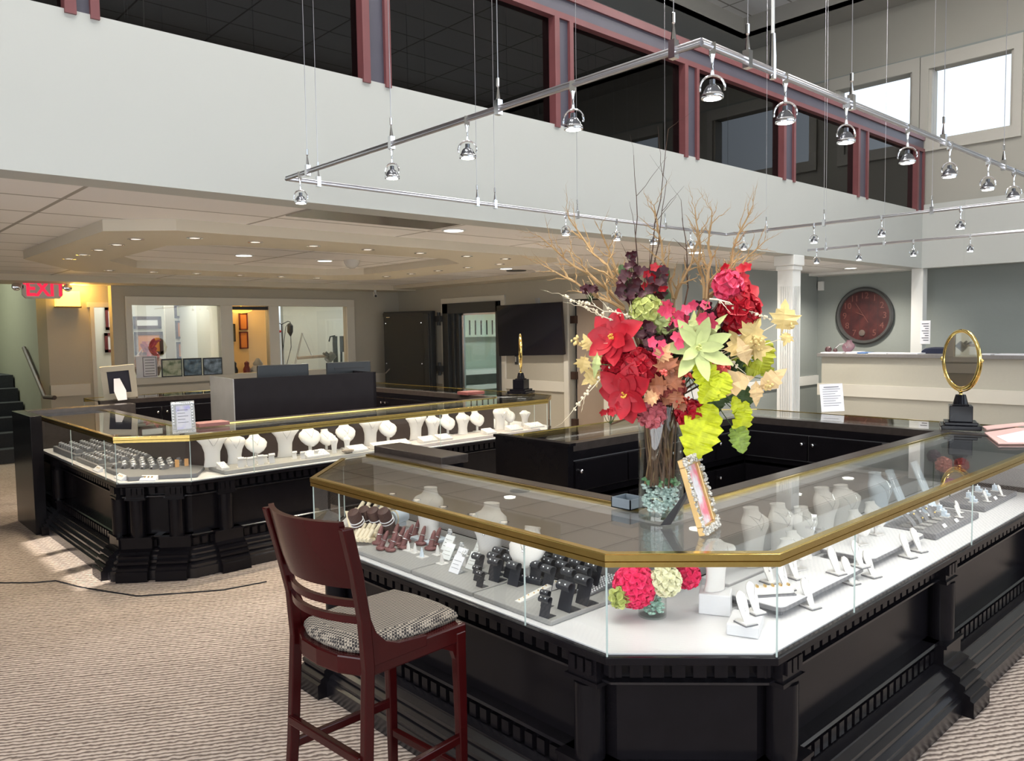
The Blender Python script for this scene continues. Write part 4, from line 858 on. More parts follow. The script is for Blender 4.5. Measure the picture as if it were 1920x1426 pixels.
for i, (x, y, z) in enumerate(((4.34,1.44,zg),(4.36,1.54,zg),(4.45,1.50,zg),(4.80,1.45,zg),(4.90,1.50,zg),(5.02,1.45,zg),(5.12,1.52,zg),(5.22,1.46,zg))):
    t = thing('ring_block', 'pale slotted ring block, grey platforms, %s from the left' % ORD[i], 'ring display', (x, y, z), 0, 'pale ring blocks'); m = MB(); m.box(x-.025, x+.025, y-.02, y+.02, z, z+.004); m.build('base', BUST, t); m = MB(); m.box(x-.015, x+.015, y-.004, y+.016, z+.004, z+.034); m.box(x-.015,x+.015,y-.018,y-.004,z+.004,z+.018); m.build('block', BLUEB, t, bevel=.002); m = MB(); m.torus((x, y+.006, z+.038), .007, .0013, Matrix.Rotation(PI/2, 4, 'X'), 12, 4); m.build('ring', SILV, t)
for i, (x, y) in enumerate(((4.37,1.385),(4.48,1.42),(4.86,1.40),(5.08,1.39))): PS.put((x, y, zg), -PI/2-.2, 'small leaf pendant stand on the grey platforms, %s from the left' % ORD[i], None, scale=.62)
for i, (x, y) in enumerate(((4.12,1.375),(4.27,1.37),(4.97,1.395))):
    t = thing('price_card', 'small folded white card on the grey platforms, %s from the left' % ORD[i], 'card', (x, y, zg), 0); m = MB(); m.loft([[Vector((x+a, y+b, zg+c)) for b, c in ((-.012,0),(.0,.014),(.001,.014),(-.010,0))] for a in (-.02,.02)]); m.build('card', PAPER, t)
BBL.put((4.10, 1.68, DK+.001), -PI/2-.1, 'large pale blue bust at the case back behind the grey ramps', scale=1.06); BA.put((3.82, 1.70, DK+.036), -PI/2-.1, 'white bust at the case back left of the pale blue bust', scale=.7)
for lb, x in (('slanted pale blue necklace board at the case back right of the blue bust', 4.62), ('curved pale blue necklace board beside the blue bust', 4.28)):
    t = thing('necklace_board', lb, 'necklace board', (x, 1.68, DK)); h = .25 if x > 4 else .17; m = MB(); m.loft([[Vector((x+w, 1.70-.11*f+d, DK+h*(1-f)+.002)) for w, d in ((-.045,0),(.045,0),(.045,.006),(-.045,.006))] for f in (0,.3,.6,1)]); m.box(x-.04, x+.04, 1.60, 1.72, DK, DK+.004); m.build('board', BLUEB, t); m = MB(); m.tube([(x-.02,1.694,DK+h+.003),(x-.012,1.65,DK+h*.55),(x,1.62,DK+h*.3),(x+.012,1.65,DK+h*.55),(x+.02,1.694,DK+h+.003)], .0011, 4); m.build('necklace', SILV, t)
t = thing('bangle_stack', 'gold and silver bangles standing at the case back', 'bangles', (4.82, 1.66, DK))
for k in range(3): m = MB(); m.torus((4.80+.03*k, 1.66, DK+.038), .034, .0035, Matrix.Rotation(PI/2, 4, 'X') @ Matrix.Rotation(.6, 4, 'Y'), 24, 6); m.build('bangle', GOLD if k else SILV, t)
for i, (x, y, z, R, mt, nm) in enumerate(((5.02,1.68,.86,.055,SALM,'salmon dahlia head inside the case below the gold mirror'),(5.06,1.75,.90,.045,mat('purple_petal',(.16,.02,.10),.6,var=.3),'dark purple bloom inside the case behind the salmon dahlia'),(4.98,1.63,.76,.035,mat('magenta_petal',(.60,.10,.38),.6,var=.3),'magenta bloom inside the case under the salmon dahlia'),(5.26,1.66,.83,.05,CORAL,'coral bloom inside the case right of the salmon dahlia'))):
    c = Vector((x, y, z)); t = thing('dahlia', nm, 'flower', (x, y, DK)); m = MB(); ballflower(m, c, R*.6, 38, R*.55, R*.45, TOC, .2); m.build('petals', mt, t); m = MB(); m.tube([c, (x, y, DK)], .003, 5); m.build('stem', DGRN, t)

# ---------------------------------------------------------------- left counter
slab('grey leatherette platform along the left counter front arm', [(2.30,5.64),(3.62,5.64),(3.62,5.95),(2.30,5.95)], DK, .03, GREYL); slab('rosy grey platform along the right of the left counter front arm', [(3.65,5.64),(5.55,5.64),(5.55,5.95),(3.65,5.95)], DK, .03, mat('rosy_leatherette', (.50,.45,.44), .6, var=.04))
slab('long grey board under the watches at the left counter corner', [(1.72,5.92),(2.12,5.70),(2.285,5.98),(2.15,6.35),(1.72,6.5)], DK, .03, GREY)
ZL = DK+.0306
def lb_(B, x, y, s, lb, rz=-PI/2-.15, z=ZL): B.put((x, y, z), rz, lb, scale=s)
bl = [(BD,399,877,1.0),(BA,441,872,.86),(BB,482,868,.92),(BD,535,852,1.0),(BB,583,851,.98),(BB,613,838,.78),(BC,627,856,.45),(BB,650,836,.95),(BC,651,850,.42),(BD,695,838,.98),(BB,729,832,.92),(BD,780,828,.96),(BA,812,826,.80),(BB,841,824,.86),(BA,868,820,.78),(BB,896,812,.86),(BA,938,815,.86),(BB,955,800,.84),(BD,984,800,.62)]
nmz = {id(BD):'broad shouldered white bust',id(BA):'white shouldered bust',id(BB):'round white neck bust on a stand',id(BC):'small upright white bust'}
for i, (B, px, py, s) in enumerate(bl):
    y = 5.90-(.06 if s < .5 else 0)+.02*(i % 2); p = onp(px, py, 1, y); yy = min(max(y, 5.68), 6.02)
    if s < .5: p = onp(px, py, 1, 5.78); yy = 5.78
    lb_(B, p.x, yy, s*1.13, '%s, %s from the glass corner, left counter' % (nmz[id(B)], ['one','two','three','four','five','six','seven','eight','nine','ten','eleven','twelve','thirteen','fourteen','fifteen','sixteen','seventeen','eighteen','nineteen'][i]))
for i, (px, s) in enumerate([(450,1.0),(458,.8),(467,.9),(476,.8),(487,1.0),(497,.8),(508,1.0),(552,.8),(566,.8),(580,.7),(592,.8),(600,.7)]):
    p = onp(px, 868-.16*(px-450)+6*(i % 2), 1, 5.72+.05*(i % 2)); EW.put((p.x, 5.71+.06*(i % 2), ZL), -PI/2-.1, 'white curled earring stand in the left counter, %s from the glass corner' % ORD[i], 'white earring stands', scale=s*.95)
for i, (px, w) in enumerate(((415,.06),(590,.20),(668,.16),(712,.16),(745,.22),(800,.16),(830,.14),(915,.12),(962,.16),(1000,.2))):
    p = onp(px, 850, 1, 5.74); t = tray('ring_tray', 'low white slanted ring tray in the left counter, %s from the glass corner' % ORD[i], w, .10, .05, max(3, int(w/.03)), 3); move(t, (p.x, 5.72, ZL), -PI/2)
t = thing('geode_dish', 'small brown stone dish in front of the small white busts', 'dish', onp(653, 866, 1, 5.68)); c = onp(653, 866, 1, 5.68); c.z = ZL; c.x += 0; m = MB(); m.lathe([(.02,0),(.05,.015),(.058,.03),(.05,.028),(.01,.012)], c, 14, sy=.6); t.location = c; m.build('dish', mat('geode', (.32,.27,.22), .4, var=.5, scale=60), t, smooth=.5)
# watches: three beds of grey cushions
def bed(nm, o, u, v, nu, nv, z, hstep=0):
    k = 0
    for j in range(nv):
        for i in range(nu):
            x = o[0]+u[0]*i+v[0]*j; y = o[1]+u[1]*i+v[1]*j
            WT.put((x, y, z+hstep*j), math.atan2(v[1], v[0])+PI+random.uniform(-.1, .1), 'steel watch on grey cushion, %s, row %s, place %s' % (nm, ORD[j], ORD[i]), 'watches on cushions', scale=1.0)
bed('corner bed', (1.775,6.40), (.048,-.066), (.080,.052), 6, 4, DK+.031)
slab('grey stepped board carrying the middle bed of watches', [(1.70,6.62),(2.12,6.62),(2.12,7.22),(1.70,7.22)], DK, .035, GREY); bed('middle bed', (1.75,6.68), (0,.078), (.085,0), 7, 5, DK+.036)
slab('grey board carrying the farthest bed of watches by the end post', [(1.70,7.27),(2.12,7.27),(2.12,8.0),(1.70,8.0)], DK, .05, GREY); bed('far bed', (1.75,7.33), (0,.082), (.085,0), 8, 4, DK+.051)
for i, (x, y, w) in enumerate(((1.70,6.05,.16),(1.685,6.55,.14),(1.83,5.84,.12))):
    t = thing('name_plate', 'white slanted name plate in front of the watches, %s from the corner' % ORD[(2,0,1)[i] if 0 else i], 'sign', (x, y, DK)); ang_ = PI if x < 1.8 else -2.4; mm = Matrix.Translation((x, y, DK)) @ Matrix.Rotation(ang_, 4, 'Z')
    m = MB(); m.loft([[mm @ Vector((a, b, c)) for a, c in ((.02,0),(.02,.006),(-.02,.035),(-.02,0))] for b in (-w/2, w/2)]); m.build('plate', PAPER, t); m = MB()
    for k in range(3): m.box(-w*.3+k*w*.22, -w*.3+k*w*.22+w*.1, 0, .012, 0, .0012, mm @ Matrix.Translation((0.0,0,.0215)) @ Matrix.Rotation(.63, 4, 'Y') @ Matrix.Rotation(PI/2, 4, 'Z'))
    m.build('lettering', GOLD, t)
t = thing('watch_box', 'orange suede watch pillow pair in front of the back panel', 'watch pillow', (2.10, 6.15, DK+.03))
for k in range(2): m = MB(); m.prism([(2.10+.07*k,6.08),(2.13+.07*k,6.08),(2.125+.07*k,6.10),(2.105+.07*k,6.10)], DK+.03, DK+.085); m.build('pillow', mat('tan_suede', (.62,.33,.12), .7, var=.1), t)
t = thing('added_fill_panel', '', 'ceiling light'); m = MB(); m.box(-.61,.61,-.31,-.29,-.012,.03); m.box(-.61,.61,.29,.31,-.012,.03); m.box(-.61,-.59,-.29,.29,-.012,.03); m.box(.59,.61,-.29,.29,-.012,.03); m.build('frame', TRIMW, t, local=True)  # glowing panel added out of view as fill for the hall
m = MB(); m.box(-.59,.59,-.29,.29,.0,.02); m.build('diffuser', mat('fill_panel_glow', (1,1,1), .4, emit=(1,.985,.95), es=5), t, local=True); PL = Proto(t)
for k, (x, y) in enumerate(FILL_PANELS): PL.put((x, y, 6.32), 0, 'added fill panel, unseen in the high ceiling above the near counter, %s' % ORD[k], 'added fill panels')
# ================================================================= THINGS ON THE GLASS TOPS
ZT = 1.0045
def picframe(name, label, BL, BR, TL, th, bord, fm, pm, back=None, cat='picture frame', leg=None):
    BL, BR, TL = Vector(BL), Vector(BR), Vector(TL); x = (BR-BL); W = x.length; x.normalize(); y = TL-BL; y -= x*y.dot(x); H = y.length; y.normalize(); n = x.cross(y)
    mm = Matrix((x, y, n)).transposed().to_4x4(); mm.translation = BL; t = thing(name, label, cat, tuple(BL)); m = MB()
    m.box(0, W, 0, bord, -th, 0, mm); m.box(0, W, H-bord, H, -th, 0, mm); m.box(0, bord, bord, H-bord, -th, 0, mm); m.box(W-bord, W, bord, H-bord, -th, 0, mm); m.build('frame', fm, t, bevel=.002)
    m = MB(); m.box(bord, W-bord, bord, H-bord, -th*.8, -th*.5, mm); m.build('picture', pm, t); return t, mm, W, H
def patmat(name, cols, scale=6, rough=.4):
    m = bpy.data.materials.new(name); m.use_nodes = True; n = m.node_tree.nodes; L = m.node_tree.links; b = n['Principled BSDF']; tc = n.new('ShaderNodeTexCoord'); nz = n.new('ShaderNodeTexNoise'); nz.inputs['Scale'].default_value = scale; nz.inputs['Detail'].default_value = 6
    cr = n.new('ShaderNodeValToRGB'); cr.color_ramp.elements[0].color = (*cols[0], 1); cr.color_ramp.elements[0].position = .35; cr.color_ramp.elements[1].color = (*cols[-1], 1); cr.color_ramp.elements[1].position = .65
    for i, c in enumerate(cols[1:-1]): e = cr.color_ramp.elements.new(.35+.3*(i+1)/(len(cols)-1)); e.color = (*c, 1)
    L.new(tc.outputs['Object'], nz.inputs[0]); L.new(nz.outputs['Fac'], cr.inputs[0]); L.new(cr.outputs[0], b.inputs['Base Color']); b.inputs['Roughness'].default_value = rough; return m
FRG = mat('champagne_frame', (.62,.42,.18), .3, metal=.5, var=.1); SILF = patmat('encrusted_silver', [(.25,.24,.22),(.55,.53,.48),(.80,.78,.72)], 90, .35); PIC1 = patmat('photo_pink_sky', [(.75,.20,.28),(.72,.70,.74),(.82,.82,.86)], 14)
def fpos(px, z, W, H, az, lean, roll=0):
    p = P(px[0], px[1], z); az = math.radians(az); n = Vector((math.cos(az), math.sin(az), 0)); x = Vector((-n.y, n.x, 0)); y = (Vector((0,0,1))*math.cos(math.radians(lean))-n*math.sin(math.radians(lean))); q = Matrix.Rotation(math.radians(roll), 3, n); x = q @ x; y = q @ y
    return p, x*W, y*H
q, xw, yh = fpos((1322,1004), ZT, .150, .262, 285, 17, 0); t, mm, W, H = picframe('picture_frame', 'ornate silver and gold picture frame leaning beside the tall vase', q, q+xw, q+yh, .022, .028, FRG, PIC1)
m = MB()
for k in range(300):
    s = random.choice('LRTB'); b_ = .022
    if s in 'LR': x = (random.uniform(-.004, b_*.8) if s == 'L' else W-random.uniform(-.008, b_*.8)); y = random.uniform(0, H)
    else: y = (random.uniform(0, b_) if s == 'B' else H-random.uniform(-.004, b_)); x = random.uniform(0, W)
    m.ball(mm @ Vector((x, y, .002)), random.uniform(.004, .008), 4, .7)
m.build('encrusted_relief', SILF, t)
lg = P(1248, 984, ZT); a = mm @ Vector((W*.3, H*.62, -.022)); b = mm @ Vector((W*.7, H*.62, -.022)); e = Vector((.022,-.012,0)); m = MB(); m.loft([[a, b, b-(mm.to_3x3() @ Vector((0,0,.004))), a-(mm.to_3x3() @ Vector((0,0,.004)))], [lg-e*.8+Vector((0,0,.0)), lg+e*.8, lg+e*.8+Vector((.003,.003,0)), lg-e*.8+Vector((.003,.003,0))]]); m.build('easel_leg', BLKL, t)
# crystal edged notice and the big frame seen from behind
q, xw, yh = fpos((346,812), ZT, .155, .23, 250, 10, 1.5); q = q-xw/2; t, mm, W, H = picframe('crystal_photo_holder', 'crystal edged notice frame standing on the left counter corner', q, q+xw, q+yh, .012, .03, mat('crystal_frame', (.62,.62,.60), .12, metal=.4, var=.25, scale=120), patmat('lilac_notice', [(.50,.48,.85),(.80,.80,.88),(.86,.86,.9)], 9))
m = MB()
for k in range(44):
    s = k % 4; f = (k//4+.5)/11; x, y = ((.014, H*f), (W-.014, H*f), (W*f, .014), (W*f, H-.014))[s]; m.ball(mm @ Vector((x, y, 0)), .009, 5, .6)
m.build('crystals', mat('crystal', (.85,.87,.88), .05), t)
m = MB(); [m.box(.04, W-.045-.02*(k % 2), H*.72-.022*k, H*.72-.022*k+.003, -.006, -.0055, mm) for k in range(5)]; m.build('printed_lines', INK, t)
q, xw, yh = fpos((233,749), ZT, .34, .37, 250, -10, 4); q = q-xw/2+Vector((0,.1,.01)); t, mm, W, H = picframe('picture_frame', 'large champagne frame seen from behind with a white easel leg, on the rear counter', q, q+xw, q+yh, .03, .06, mat('champagne_edge', (.60,.56,.46), .3, metal=.3, var=.05), mat('black_backing', (.02,.02,.035), .5, var=.1))
c_ = q+xw/2; fd = Vector((math.cos(math.radians(250)), math.sin(math.radians(250)), 0)); sd_ = xw.normalized(); top_ = q+xw*.45+yh*.62+fd*.012; ft = c_+fd*.13+sd_*.02; ft.z = ZT
m = MB(); m.loft([[top_-sd_*.03, top_+sd_*.03, top_+sd_*.03+fd*.006, top_-sd_*.03+fd*.006], [ft.lerp(top_, .42)-sd_*.06, ft.lerp(top_, .42)+sd_*.06, ft.lerp(top_, .42)+sd_*.06+fd*.006, ft.lerp(top_, .42)-sd_*.06+fd*.006], [ft-sd_*.045, ft+sd_*.045, ft+sd_*.045+fd*.006, ft-sd_*.045+fd*.006]]); m.build('easel_leg', PAPER, t)
# book and pen tray on the left counter
p = P(388, 797, ZT); t = thing('closed_book', 'mauve closed box file lying on the left counter behind the notice frame', 'book', (p.x, p.y, ZT)); m = MB(); m.box(p.x-.10, p.x+.14, p.y-.10, p.y+.06, ZT, ZT+.028); m.build('cover', mat('mauve_leather', (.22,.09,.09), .5, var=.1), t, bevel=.004)
p = P(1012, 737, ZT); t = thing('jewelry_box', 'closed maroon jewelry box on the left counter beside the round gold mirror', 'box', (p.x, p.y, ZT)); m = MB(); p = P(948, 738, ZT); m.box(p.x-.12, p.x+.12, p.y-.08, p.y+.1, ZT, ZT+.035); m.build('box', mat('maroon_box', (.17,.05,.05), .5, var=.1), t, bevel=.004); t.location = (p.x, p.y, ZT)
# small grey open box by the vase
t = thing('open_gift_box', 'small blue grey open box on the glass left of the tall vase', 'box', P(1190, 945, ZT)); p = P(1195, 952, ZT); m = MB(); x0, x1, y0, y1 = p.x-.055, p.x+.035, p.y-.01, p.y+.085
m.box(x0,x1,y0,y1,ZT,ZT+.004); m.box(x0,x0+.004,y0,y1,ZT,ZT+.04); m.box(x1-.004,x1,y0,y1,ZT,ZT+.04); m.box(x0,x1,y0,y0+.004,ZT,ZT+.04); m.box(x0,x1,y1-.004,y1,ZT,ZT+.04); m.build('tray', mat('blue_grey_box', (.20,.24,.28), .5, var=.05), t)
# cosmetic mirrors
def vmirror(label, c, az):
    t = thing('vanity_mirror', label, 'mirror', c); x, y, z = c; q = RZ(az-PI/2, (0,0,0)); T = Matrix.Translation((x, y, z)) @ q
    m = MB()
    for w, z0, z1 in ((.115,0,.030),(.095,.030,.05),(.068,.05,.155),(.048,.155,.165)): m.box(-w, w, -w, w, z0, z1, T @ Matrix.Rotation(-.5, 4, 'Z'))
    m.build('base', mat('black_gloss', (.006,.006,.009), .12, spec=.25, var=.1), t, bevel=.004)
    m = MB(); m.lathe([(.045,.165),(.034,.21),(.030,.225)], (x, y, z), 16); m.build('collar', mat('black_gloss', (.008,.008,.012)), t, smooth=.6)
    m = MB(); m.lathe([(.012,.225),(.009,.235),(.016,.243),(.006,.252),(.008,.262)], (x, y, z), 12); cz = .455; fr = Matrix.Rotation(PI/2, 4, 'X')
    m.torus((0,0,0), .203, .0055, fr, 24, 6, PI, 2*PI) if 0 else None
    pts = [T @ Vector((.208*math.cos(a), 0, cz+.208*math.sin(a))) for a in [PI+PI*i/20 for i in range(21)]]; m.tube(pts, .0055, 6); m.ball(T @ Vector((-.21,0,cz)), .012, 6); m.ball(T @ Vector((.212,0,cz)), .014, 6); m.build('yoke', BRASSB, t, smooth=1)
    m = MB(); pts = [T @ Vector((.188*math.cos(a), 0, cz+.188*math.sin(a))) for a in [2*PI*i/40 for i in range(41)]]; m.tube(pts, .013, 8); m.build('rim', BRASSB, t, smooth=1)
    m = MB(); m.loft([[T @ Vector((.182*math.cos(a), dy, cz+.182*math.sin(a))) for a in [2*PI*i/40 for i in range(40)]] for dy in (-.004, .004)]); m.build('glass', mat('mirror_glass', (.82,.82,.82), .015, metal=1, var=.01), t)
vmirror('gold oval looking vanity mirror on a black pedestal at the right counters corner', tuple(P(1800, 803, ZT)), math.radians(140))
vmirror('gold vanity mirror seen edge-on, on the left counters in front of the television', tuple(P(977, 737, ZT)), math.radians(139))
# paperwork
q, xw, yh = fpos((1562,771), ZT, .175, .225, 215, 12, 3); QN = (q-xw/2, q+xw/2, q-xw/2+yh); t, mm, W, H = picframe('notice_sheet', 'white notice sheet in a clear holder standing on the far right counter', *QN, .004, .002, PAPER, PAPER, cat='notice'); m = MB(); [m.box(.02, W-.02-.02*(k % 3), H*.80-.019*k, H*.80-.019*k+.003, .0002, .0006, mm) for k in range(8)]; m.box(.03, W-.03, H*.87, H*.87+.006, .0002, .0006, mm); m.build('printed_lines', INK, t)
def sheets(name, label, pts, z, h, mt, parent_cat='papers'):
    q = [inpx(a, z) for a in pts]; c = Vector((*q[0], z)); t = thing(name, label, parent_cat, tuple(c)); m = MB(); m.prism(q, z, z+h); m.build('sheets', mt, t); return t
sheets('paper_stack', 'pink and white paper stack on the glass right of the gold mirror', [(1846,812),(1905,803),(1990,806),(2010,832),(1872,832)], ZT, .006, PINKP); sheets('brochure', 'long thin pink brochure behind the paper stack', [(1842,800),(1918,793),(1930,797),(1850,806)], ZT, .006, PINKP)
sheets('white_form', 'white form on top of the pink paper stack', [(1868,818),(1925,806),(1990,812),(1990,828),(1890,829)], ZT+.0065, .002, PAPER)

# ================================================================= VASE AND BOUQUET
VX, VY = 2.325, 1.735; FH = Vector((math.cos(yaw), math.sin(yaw), 0)); VD = VX*FH.x+VY*FH.y
def A(px, py, dd=0):
    d = ray(px, py); return EYE+d*((VD+dd)/(d.x*FH.x+d.y*FH.y))
t = thing('glass_vase', 'tall clear cylinder vase on the near counter corner', 'vase', (VX, VY, ZT)); m = MB(); m.lathe([(.082,0),(.082,.415),(.078,.415),(.078,.02),(.001,.02)], (VX, VY, ZT), 40); m.build('glass', VASEG, t, smooth=.8)
m = MB(); m.lathe([(.080,.003),(.080,.018),(.001,.018)], (VX,VY,ZT), 32); m.build('thick_base', glass('base_glass', (.72,.80,.80), 2.0, .10), t, smooth=.8)
m = MB()
for i in range(330): a = random.random()*6.28; r = .066*math.sqrt(random.random()); m.ball((VX+r*math.cos(a), VY+r*math.sin(a), ZT+.026+.10*random.random()), random.uniform(.005,.008), 4, .7)
tag(m.build('glass_chips', mat('glass_chip', (.66,.80,.77), .08, var=.25, scale=60), t), kind='stuff')
m = MB()
for i in range(70): a = random.random()*6.28; r = .066*math.sqrt(random.random()); m.ball((VX+r*math.cos(a), VY+r*math.sin(a), ZT+.125+.02*random.random()), random.uniform(.006,.009), 4, .8)
tag(m.build('green_moss', mat('moss', (.14,.32,.15), .6, var=.5, scale=60), t), kind='stuff')
MOUTH = Vector((VX, VY, ZT+.41)); rr = r0; UPV = Vector((0,0,1))
def stem_into(m, c, r=.0025):
    r = random.uniform(.0026, .0045); q_ = lambda: (lambda a, k: Vector((math.cos(a)*k, math.sin(a)*k, 0)))(random.random()*6.28, random.uniform(.02,.066)); o1 = q_(); o2 = q_(); m.tube([c, (c+MOUTH)/2+rnd(.008), MOUTH+o1, (MOUTH+o1+Vector((VX, VY, ZT+.12))+o2)/2+rnd(.006), Vector((VX, VY, ZT+.12))+o2], [r*.7, r, r, r, r], 5)
def twig(m, a, b, r, depth=2, curl=.14):
    n = 7; L = (b-a).length; pts = []; j = Vector()
    for i in range(n+1): 
        f = i/n; j = j*.45+rnd(L*curl*.35); pts.append(a.lerp(b, f)+j*math.sin(PI*min(1, f*1.15+.05)))
    pts[0] = a; pts[-1] = b; m.tube(pts, [r*(1-.72*i/n) for i in range(n+1)], 5)
    if depth: 
        for i in list(range(1, n+1, 1 if depth == 2 else 2))*(2 if depth == 2 else 1):
            i = min(i, n)
            d = (pts[i]-pts[i-1]).normalized(); q = (d+rnd(.85)+UPV*.15).normalized(); twig(m, pts[i], pts[i]+q*L*random.uniform(.16, .34), r*(1-.75*i/n)*.75, depth-1, curl*1.2)
def branch(label, base, tip, mt, r=.0055, depth=2, dd0=0, dd1=0, curl=.12, beads=False):
    a = A(*base, dd0); b = A(*tip, dd1); t = thing('curly_branch', label, 'branch', tuple(a), 0, None); m = MB(); st = random.getstate(); twig(m, a, b, r, depth, curl); m.build('twigs', mt, t, smooth=1)
    m = MB(); stem_into(m, a, r*.8); m.build('stem', STEMT if mt == BEAD or mt == TWIG else STEMB, t)
    if beads:
        random.setstate(st); m = MB()
        for k in range(26): f = random.random(); m.ball(a.lerp(b, f)+rnd(.007), random.uniform(.003,.006), 5)
        m.build('buds', BEAD, t)
G1 = [((1170,575),(1012,443),'golden curly branch reaching farthest left'),((1170,580),(1018,497),'golden curly branch low on the left'),((1175,560),(1066,408),'golden curly branch rising left in front of the fascia edge'),((1180,560),(1126,432),'short golden branch beside the left spotlights'),
      ((1262,560),(1226,385),'golden curly branch standing up in the bouquet middle'),((1265,560),(1313,440),'golden curly branch leaning right from the bouquet middle'),((1330,560),(1412,385),'golden curly branch with the highest right tip'),((1325,555),(1434,452),'golden curly branch spreading far right'),((1320,560),(1303,392),'golden curly branch left of the right cluster'),((1325,560),(1335,396),'upright golden branch of the right cluster'),((1330,540),(1385,470),'short golden branch over the red right bloom')]
for b_, tp, lb in G1: branch(lb, b_, tp, TWIG, .0068, 2, random.uniform(-.03,.05), random.uniform(-.08,.08))
for b_, tp, lb in (((1215,560),(1253,242),'tallest thin dark twig of the bouquet'),((1200,560),(1188,290),'thin dark twig rising straight at the left of the tallest'),((1222,540),(1250,338),'thin dark twig leaning right beside the tallest'),((1290,540),(1277,375),'thin dark twig between the golden clusters')): branch(lb, b_, tp, TWIGD, .003, 1, .02, .05, .05)
for b_, tp, lb in (((1190,625),(1064,782),'white budded twig curving down to the lower left'),((1190,620),(1052,552),'white budded twig pointing left over the door'),((1200,600),(1085,565),'white budded twig with thick buds at upper left'),((1215,650),(1172,716),'short white budded twig over the crimson petals'),((1300,620),(1398,700),'pale curly twig falling down to the right leaves'),((1330,560),(1450,600),'pale curly twig reaching to the detached gold leaf'),((1270,600),(1290,690),'pale curly twig hanging over the green poinsettia')): branch(lb, b_, tp, BEAD, .0032, 1, -.08, -.12, .12, True)
def poins(name, label, px, L, W, mt, n=(6,6), dd=-.08, face=(0,0), ctr=GOLD, tiltn=None):
    c = A(*px, dd); nn = (TOC*1.0+r0*face[0]+UPV*face[1]).normalized(); t = thing(name, label, 'flower', tuple(c)); m = MB(); b = nn.cross(UPV).normalized()
    for w, k in enumerate(n):
        for i in range(k):
            u = Matrix.Rotation(2*PI*i/k+w*.5+random.uniform(-.15,.15), 3, nn) @ b; petal(m, c+nn*.006*w, (nn+rnd(.12)).normalized(), u, L*(1-.28*w)*random.uniform(.85,1.1), W*(1-.2*w), random.uniform(-.15,.25)+.12*w, 1, 5, .02)
    m.build('petals', mt, t, smooth=1); m = MB()
    for k in range(9): m.ball(c+nn*.016+rnd(.009), .0042, 5)
    m.build('stamens', ctr, t); m = MB(); stem_into(m, c-nn*.01, .002); m.build('stem', STEMB, t)
YC = mat('yellow_stamen', (.70,.36,.05), .5, var=.2)
poins('poinsettia', 'large crimson poinsettia at the upper left of the bouquet', (1150,632), .105, .070, CRIM, (7,6), -.10, (-.5,.15), YC)
poins('poinsettia', 'large crimson poinsettia at the lower left of the bouquet', (1172,738), .110, .075, CRIM, (7,7), -.12, (-.4,-.3), YC)
poins('poinsettia', 'pale green poinsettia in the middle right of the bouquet', (1308,652), .120, .048, PALEG, (7,5), -.15, (.2,.1), SAGE)
poins('poinsettia', 'crimson poinsettia head at the top right of the bouquet', (1392,560), .085, .060, CRIM, (7,6), -.02, (.4,.3), YC)
def head(name, label, px, R, n, L, W, mt, dd=-.06):
    c = A(*px, dd); t = thing(name, label, 'flower', tuple(c)); m = MB(); ballflower(m, c, R, n, L, W, TOC, .3); m.build('petals', mt, t, smooth=1); m = MB(); stem_into(m, c, .0022); m.build('stem', STEMB, t)
head('hydrangea', 'dense crimson hydrangea head between the two left poinsettias', (1196,692), .060, 60, .036, .042, CRIM, -.08)
head('hydrangea', 'deep crimson hydrangea head left of centre at the bouquet rim', (1160,680), .045, 34, .036, .042, CRIM, -.06)
head('hydrangea', 'sage green hydrangea head at the upper middle of the bouquet', (1213,585), .046, 42, .032, .036, SAGE, -.08)
head('hydrangea', 'pale green hydrangea head right beside the sage one', (1245,600), .036, 26, .028, .030, PALEG, -.09)
head('rose', 'big crimson velvet rose at the right of the bouquet', (1385,585), .052, 40, .045, .055, CRIM, -.04)
head('rose', 'bright pink red bloom on top of the velvet rose', (1365,535), .036, 24, .035, .042, PINKF, -.05)
head('carnation', 'coral carnation right of the green poinsettia centre', (1343,690), .034, 34, .026, .024, CORAL, -.10)
head('carnation', 'dusty pink feathery bloom hanging over the vase rim', (1222,775), .040, 40, .030, .022, mat('dusty_pink', (.50,.12,.14), .6, var=.3), -.06)
head('carnation', 'dark crimson bloom over the right side of the vase rim', (1293,775), .036, 34, .032, .030, CRIM, -.07)
head('carnation', 'rusty pink bloom in the bouquet centre above the vase', (1258,730), .036, 34, .032, .026, mat('rust_pink', (.42,.10,.08), .6, var=.3), -.08)
head('hydrangea', 'dark green filler head in the bouquet heart', (1270,650), .075, 60, .045, .03, DGRN, .05); head('hydrangea', 'dark burgundy filler head behind the right leaves', (1340,620), .065, 50, .04, .03, BURG, .05); head('hydrangea', 'deep olive filler head behind the lime leaves', (1370,690), .05, 40, .04, .03, DGRN, .02)
def spray(label, box, n, mt, L=.021, dd=-.06, name='orchid_spray'):
    x0, y0, x1, y1 = box; base = A((x0+x1)/2, y1+20, 0); t = thing(name, label, 'flower spray', tuple(base)); m = MB(); s = MB()
    for i in range(int(n*1.7)):
        c = A(random.uniform(x0, x1), random.uniform(y0, y1), dd+random.uniform(-.05,.05)); nn = (TOC+rnd(.6)).normalized(); b = nn.cross(UPV).normalized(); rz = random.random()*6
        for k in range(5): petal(m, c, nn, Matrix.Rotation(2*PI*k/5+rz, 3, nn) @ b, L*.85, L*.72, .3, 0, 3)
        s.tube([c, (c+base)/2+rnd(.01), base], .0012, 4)
    m.build('blossoms', mt, t, smooth=1); s.build('stalks', DGRN, t); m = MB(); stem_into(m, base, .002); m.build('stem', STEMB, t)
